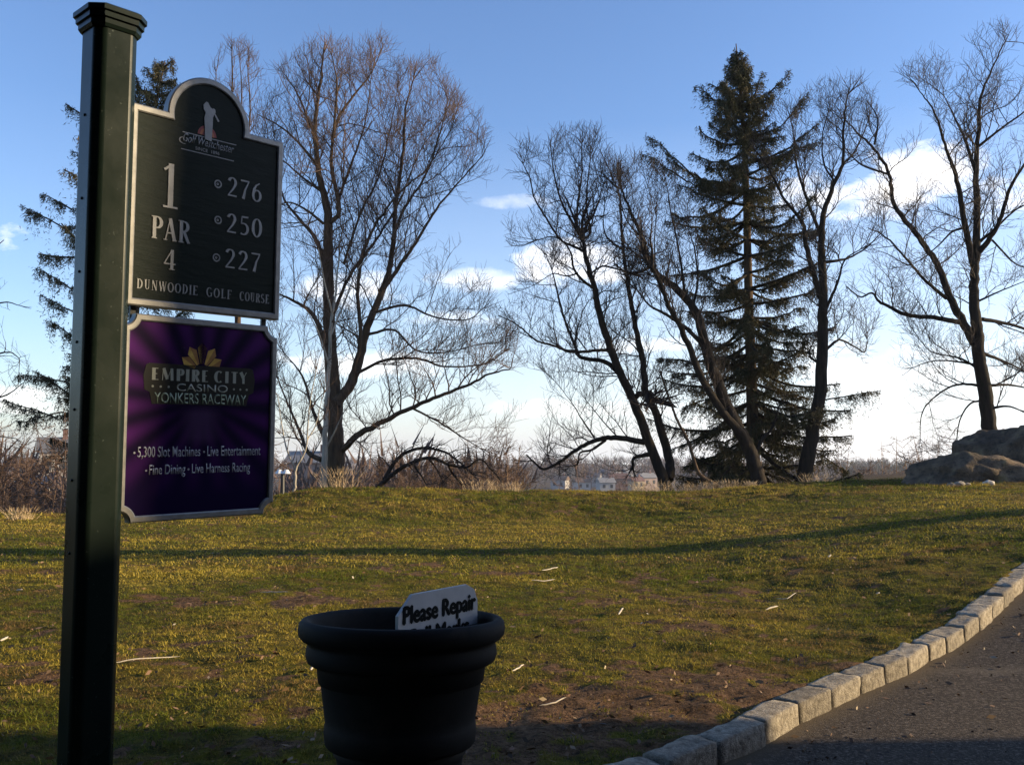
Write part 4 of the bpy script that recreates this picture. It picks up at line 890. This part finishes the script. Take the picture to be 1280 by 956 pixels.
for k,(r,mm) in enumerate(((.034,M_let),(.0315,M_rd),(.024,M_or),(.016,M_rd))):
    link('sun_arc',bm_mesh('sun_arc',poly_prism(arcpts(c_[0],c_[1],r,0,180,24),-.0050,-.0042+.0003*k)),mm,pan)
# golfer sits in front of the sun arcs
for o_ in pan.children:
    if o_.name.startswith('golfer'): o_.location.z=.0012
M_lt2=simple('script silver',(.25,.25,.25),(.34,.34,.33),bstr=0,rough=.5,metal=.2)
for (p0,p1) in (((229,165),(296,181)),((227,186),(293,201))):
    a_,b_=uv(*p0),uv(*p1);ym=(a_[1]+b_[1])/2;link('rule',bm_mesh('rule',poly_prism([(a_[0],ym-.0013),(b_[0],ym-.0013),(b_[0],ym+.0013),(a_[0],ym+.0013)],-.0042,-.0028)),M_lt2,pan)
a_,b_=uv(229,179),uv(293,190);ym=(a_[1]+b_[1])/2
link('script_lettering',bm_mesh('script_lettering',textmesh('Golf Westchester',.026,b_[0]-a_[0],a_[0],ym+.001,-.0038,dep=.0012,off=.006,shear=.35)),M_lt2,pan)
bm=bmesh.new();stroke_mesh(bm,[arc(0,0,1,.7,80,290,.1,.22,18)],a_[0]+.004,ym+.004,.014,.014,.0008,-.004);link('swash',bm_mesh('swash',bm),M_lt2,pan)
link('script_lettering',bm_mesh('script_lettering',textmesh('SINCE  1896',.010,.080,uv(245,187)[0],ym-.0155,-.0038,dep=.0008)),M_lt2,pan)
# lower board
def notch(off):
    x0,x1,yb,yt=-.006,.502,-1.216,-.611;r=.036+off;A=[];e=math.degrees(math.asin(off/r))
    for cx_,cy_,a0 in ((x0,yb,90),(x1,yb,180),(x1,yt,270),(x0,yt,0)):
        A+=arcpts(cx_,cy_,r,a0-e,a0-90+e,9)
    return A
m,t=newmat('purple print');tc=t.n('ShaderNodeTexCoord').outputs['Object'];sx=t.n('ShaderNodeSeparateXYZ');t.l(tc,sx.inputs[0])
dx=t.math('SUBTRACT',sx.outputs[0],.245);dy=t.math('SUBTRACT',sx.outputs[1],-.86)
ang=t.math('ARCTAN2',dy,dx);w=t.math('SINE',t.math('MULTIPLY',ang,18.));rad=t.math('POWER',t.math('ADD',t.math('MULTIPLY',dx,dx),t.math('MULTIPLY',dy,dy)),.5)
rays=t.math('MULTIPLY',t.math('MULTIPLY_ADD',w,.5,.5),t.ramp(rad,[(.06,0.),(.28,1.)]))
c=t.mix(rays,(.011,.003,.026),(.085,.013,.135))
c=t.mix(t.ramp(t.math('MULTIPLY_ADD',sx.outputs[1],-1.,-.95),[(0.,0.),(.2,1.)]),c,(.009,.003,.034))
col=t.math('MULTIPLY',t.ramp(t.math('ABSOLUTE',dx),[(.02,1.),(.075,0.)]),t.ramp(t.math('MULTIPLY',sx.outputs[1],-1.),[(.87,0.),(.9,1.),(.97,.8),(1.,.0)]))
c=t.mix(t.math('MULTIPLY',col,.35),c,(.16,.08,.20))
t.out(c,.25,spec=.2,bump=t.noise(14,4,.6,tc),bstr=.04,bdist=.003);M_pur=m
lo=link('casino_board',bm_mesh('casino_board',poly_prism(notch(.012),-.028,-.004)),M_pur,root);tag(lo,'purple printed board with scooped corners and a silver frame')
link('frame',bm_mesh('frame',frame_ring(notch(0),notch(.020),-.030,.003)),M_sil,lo)
M_plate=simple('print black',(.006,.006,.005),(.015,.014,.010),bstr=0,rough=.3)
xa,xb=uv(183,480)[0],uv(316,490)[0];yt_,ym_,yb_=uv(250,457)[1],uv(250,487)[1],uv(250,506)[1]
pts=[(xa+.02,yb_),(xa+.012,ym_-.012),(xa-.004,ym_-.004),(xa-.008,(ym_+yt_)/2),(xa,yt_-.004),(xa+.01,yt_),(xb-.01,yt_),(xb,yt_-.004),(xb+.008,(ym_+yt_)/2),(xb+.004,ym_-.004),(xb-.012,ym_-.012),(xb-.02,yb_)]
link('name_plate',bm_mesh('name_plate',poly_prism(pts[::-1],-.0045,-.0032)),M_plate,lo)
M_cream=simple('print cream',(.33,.34,.27),(.40,.41,.33),bstr=0,rough=.4);M_grn=simple('print pale green',(.25,.31,.21),(.29,.36,.25),bstr=0,rough=.4)
bm=bmesh.new();hE=.036;xa2,xb2=uv(190,470)[0],uv(309,478)[0];yE=uv(190,474)[1];yE=(uv(190,475)[1]+uv(309,481)[1])/2+.002
g_=.02;wE=(xb2-xa2-g_)
word(bm,'EMPIRE',xa2,yE,hE,width=wE*.62,tk=.27,tn=.06,sf=False,dep=.0006,z0=-.0031,gap=.14);link('lettering',bm_mesh('lettering',bm),M_cream,lo);bm=bmesh.new();word(bm,'CITY',xa2+wE*.62+g_,yE,hE,width=wE*.38,tk=.27,tn=.06,sf=False,dep=.0006,z0=-.0031,gap=.14)
link('lettering',bm_mesh('lettering',bm),M_cream,lo)
a_,b_=uv(221,488),uv(285,491);yc=(a_[1]+b_[1])/2
link('lettering',bm_mesh('lettering',textmesh('CASINO',.0225,b_[0]-a_[0],a_[0],yc,-.0031,dep=.0006,off=.004)),M_cream,lo)
for px in (191.5,201.5,211.5,293,301,309):
    c_=uv(px,483+(px-250)*.045);link('dot',bm_mesh('dot',poly_prism(arcpts(c_[0],yc+.011,.0035,0,360,10)[:-1],-.0031,-.0025)),M_cream,lo)
a_,b_=uv(193,502),uv(308,507);yy_=(a_[1]+b_[1])/2
link('lettering',bm_mesh('lettering',textmesh('YONKERS RACEWAY',.031,b_[0]-a_[0],a_[0],yy_,-.0031,dep=.0006,off=.008)),M_grn,lo)
M_wht=simple('print white',(.36,.36,.40),(.43,.43,.47),bstr=0,rough=.4)
def dotword(p0,p1,parts,h):
    a_,b_=uv(*p0),uv(*p1);y_=(a_[1]+b_[1])/2;tot=b_[0]-a_[0];x=a_[0]
    for tx_,f_ in parts:
        if tx_=='.': link('dot',bm_mesh('dot',poly_prism(arcpts(x+tot*f_*.4,y_+h*.42,.0032,0,360,8)[:-1],-.004,-.0032)),M_wht,lo)
        else: link('lettering',bm_mesh('lettering',textmesh(tx_,h,tot*f_*.97,x,y_,-.0038,dep=.0008,off=.006)),M_wht,lo)
        x+=tot*f_
dotword((166,570),(328,570),[('.',.035),('5,300 Slot Machines',.475),('.',.04),('Live Entertainment',.45)],.031)
dotword((181,590),(315,592),[('.',.04),('Fine Dining',.33),('.',.05),('Live Harness Racing',.58)],.029)
# golden fan
M_gold=simple('print gold',(.45,.24,.03),(.75,.48,.10),scale=40,bstr=0,rough=.35);M_gold2=simple('print gold shade',(.30,.12,.03),(.4,.2,.05),scale=40,bstr=0,rough=.35)
fc=uv(253,464);fc=(fc[0],yt_-.020)
for k,(an,r,wd) in enumerate(((90,.092,.030),(61,.086,.031),(119,.086,.031),(33,.078,.030),(147,.078,.030))):
    a=math.radians(an);d=np.array([math.cos(a),math.sin(a)]);n_=np.array([-d[1],d[0]]);c0=np.array(fc);z=-.0040+.0002*k
    for s,mm in ((1,M_gold),(-1,M_gold2)):
        q=[c0+d*.026,c0+d*.026+n_*s*.005,c0+d*(r-.018)+n_*s*wd/2,c0+d*r]
        if s<0:q=q[::-1]
        link('fan_blade',bm_mesh('fan_blade',poly_prism([tuple(p) for p in q],-.0045,z)),mm,lo)
# hangers between the boards and brackets to the post
M_dkm=simple('dark metal',(.02,.02,.02),(.04,.04,.035),bstr=.1,rough=.5)
for xc,nm in ((.470,'hanger'),(.035,'hanger')):
    bm=bmesh.new();boxbm(bm,xc-.008,xc+.008,-.66,-.56,-.040,-.031);link(nm,bm_mesh(nm,bm),M_dkm,root)
for yc_ in (-.1,-.5,-.70,-1.12):
    bm=bmesh.new();boxbm(bm,-.03,.05,yc_-.015,yc_+.015,-.0385,-.0305);link('bracket',bm_mesh('bracket',bm),M_dkm,root)
# ------------------------------------------------------------------ unseen blocks added right of and behind the camera to shade the foreground
cx0=14.;zc=float(base(cx0,3));r=empty('shade_blocks',(cx0,0,zc),'unseen stone-coloured blocks and slab added beside and behind the camera to shade the foreground','shade caster')
Y1=5.05;hL=1.02+EYE-1.25+ (cx0+1.1)*math.tan(SUN_EL)/math.cos(0)-(zc+EYE)
bm=bmesh.new();boxbm(bm,0,9,-22,Y1,-.5,hL);link('wall',bm_mesh('wall',bm),simple('stone wall',(.16,.13,.10),(.30,.25,.2),scale=3,bstr=.5),r)  # unseen block, height set so pot and near lawn fall in shade
bm=bmesh.new();boxbm(bm,.3,1.1,3.5,Y1-.02,hL+.01,hL+2.6);link('sign_shade_stack',bm_mesh('sign_shade_stack',bm),simple('stone wall',(.2,.2,.2),(.2,.2,.2)),r)  # added stack; its edge puts the right part of the boards in shade
bm=bmesh.new();boxbm(bm,-26,-.02,-13,-5.5,-.9,hL+2.4);link('wall',bm_mesh('wall',bm),MATS['stone wall'],r)  # unseen block added behind the camera to cut sky fill
bm=bmesh.new();boxbm(bm,-25,-1.0,-5.45,1.55,2.35-zc,2.6-zc);link('overhead_shade_slab',bm_mesh('overhead_shade_slab',bm),simple('brown timber',(.05,.035,.025),(.09,.065,.045)),r)  # unseen slab added overhead to darken post, pot and near ground
for xx_ in (-24.5,-19.5,-8.2,-1.4):
    bm=bmesh.new();boxbm(bm,xx_-.1,xx_+.1,1.2,1.4,-.6,2.34-zc);link('shade_slab_post',bm_mesh('shade_slab_post',bm),MATS['brown timber'],r)  # supports for the added overhead slab
for k in range(6):
    bm=bmesh.new();boxbm(bm,-.04,.02,-20+k*4,-18.6+k*4,1,2.6);link('window',bm_mesh('window',bm),M_pane,r)  # panes dressing the unseen side block
# ------------------------------------------------------------------ air
bm=bmesh.new();boxbm(bm,-1500,1500,-70,2500,-140,34)
m,t=newmat('air');pv=t.n('ShaderNodeVolumePrincipled');pv.inputs['Color'].default_value=(.86,.90,1,1);pv.inputs['Density'].default_value=.00022;pv.inputs['Anisotropy'].default_value=.2
t.l(pv.outputs[0],t.n('ShaderNodeOutputMaterial').inputs['Volume'])
tag(link('haze',bm_mesh('haze',bm),m),'thin pale air haze over the valley','haze',kind='stuff')
# ------------------------------------------------------------------ sky, sun
wd=bpy.data.worlds.new('World');S.world=wd;wd.use_nodes=True;t=NT(wd)
sky=t.n('ShaderNodeTexSky',sky_type='NISHITA',sun_disc=False,sun_elevation=SUN_EL,sun_rotation=math.radians(90)-SUN_AZ,altitude=60,air_density=1.0,dust_density=.6,ozone_density=2.6)
gen=t.n('ShaderNodeTexCoord').outputs['Generated']
nz=t.n('ShaderNodeMapping');nz.inputs['Scale'].default_value=(1,1,1.8);t.l(gen,nz.inputs[0])
n1=t.noise(9,8,.58,nz.outputs[0],.3);n2=t.noise(26,6,.6,nz.outputs[0])
def dot(v):
    nd=t.n('ShaderNodeVectorMath',operation='DOT_PRODUCT');t.l(gen,nd.inputs[0]);nd.inputs[1].default_value=[float(q) for q in v];return nd.outputs['Value']
acc=None
for px,py,hw,hh,k in [(1150,222,75,40,1.),(1045,248,75,26,1.),(1255,243,55,26,.9),(715,330,72,24,1.),(590,350,60,15,.5),(634,252,44,9,.3),(12,298,26,16,.8),(440,362,70,24,.6),(820,428,60,12,.55),(700,512,110,12,.5),(440,455,110,16,.6),(1020,435,80,12,.5),(560,590,300,26,.35),(570,400,60,10,.4),(20,500,60,14,.6),(1150,470,140,40,.5),(1080,560,160,60,.7)]:
    c=unit(ray(px,py));rr=unit(np.cross(c,[0,0,1.]));uu=np.cross(rr,c)
    a=t.math('MULTIPLY',dot(rr),F/hw);b=t.math('MULTIPLY',dot(uu),F/hh)
    m=t.math('SUBTRACT',1.,t.math('ADD',t.math('MULTIPLY',a,a),t.math('MULTIPLY',b,b)))
    m=t.math('ADD',m,t.math('MULTIPLY',t.math('SUBTRACT',t.math('ADD',t.math('MULTIPLY',n1,.55),t.math('MULTIPLY',n2,.45)),.5),8.))
    m=t.math('MULTIPLY',t.math('MULTIPLY',t.math('ADD',m,.25),.62,clamp=True),k)
    m=t.math('MULTIPLY',m,t.math('GREATER_THAN',dot(c),.5))
    acc=m if acc is None else t.math('MAXIMUM',acc,m)
cc_=t.mix(n2,(7.6,7.3,7.2),(10.5,10.0,9.4))
skc=t.n('ShaderNodeMix',data_type='RGBA');
sz=t.n('ShaderNodeSeparateXYZ');t.l(gen,sz.inputs[0])
tn_=t.n('ShaderNodeMix',data_type='RGBA',blend_type='MULTIPLY');tn_.inputs[0].default_value=1;t.l(sky.outputs[0],tn_.inputs[6]);tn_.inputs[7].default_value=(.97,1.04,1.24,1);tinted=tn_.outputs[2]
veil=t.math('MULTIPLY',t.ramp(sz.outputs[2],[(0.,.78),(.07,.5),(.16,.25),(.34,0.)]),t.math('MULTIPLY_ADD',n1,.5,.70))
rt=t.math('MULTIPLY_ADD',dot(X0),.95,.70)
mx=t.mix(t.math('MULTIPLY',veil,rt,clamp=True),tinted,(6.3,6.5,6.9))
mx=t.mix(acc,mx,cc_)
bg=t.n('ShaderNodeBackground');t.l(mx,bg.inputs[0]);bg.inputs[1].default_value=.12
ow=t.n('ShaderNodeOutputWorld');t.l(bg.outputs[0],ow.inputs[0])
sl=bpy.data.lights.new('sun','SUN');sl.energy=5.0;sl.angle=math.radians(.55);sl.color=(1,.78,.47)
so=bpy.data.objects.new('sun',sl);COL.objects.link(so);so.rotation_euler=Vector([float(-q) for q in sun_dir]).to_track_quat('-Z','Y').to_euler();so.location=(20,0,20)
# ------------------------------------------------------------------ camera
cam=bpy.data.cameras.new('camera');co=bpy.data.objects.new('camera',cam);COL.objects.link(co);S.camera=co
cam.sensor_width=36;cam.lens=36*F/1280;cam.clip_start=.05;cam.clip_end=9000
co.matrix_world=Matrix(((RT[0],UPR[0],-FW[0],0),(RT[1],UPR[1],-FW[1],0),(RT[2],UPR[2],-FW[2],0),(0,0,0,1)))
S.view_settings.view_transform='Standard';S.view_settings.look='None';S.view_settings.gamma=1;S.view_settings.exposure=.88
S.render.engine='CYCLES';S.cycles.max_bounces=4;S.cycles.diffuse_bounces=2;S.cycles.volume_bounces=0;S.cycles.use_denoising=True
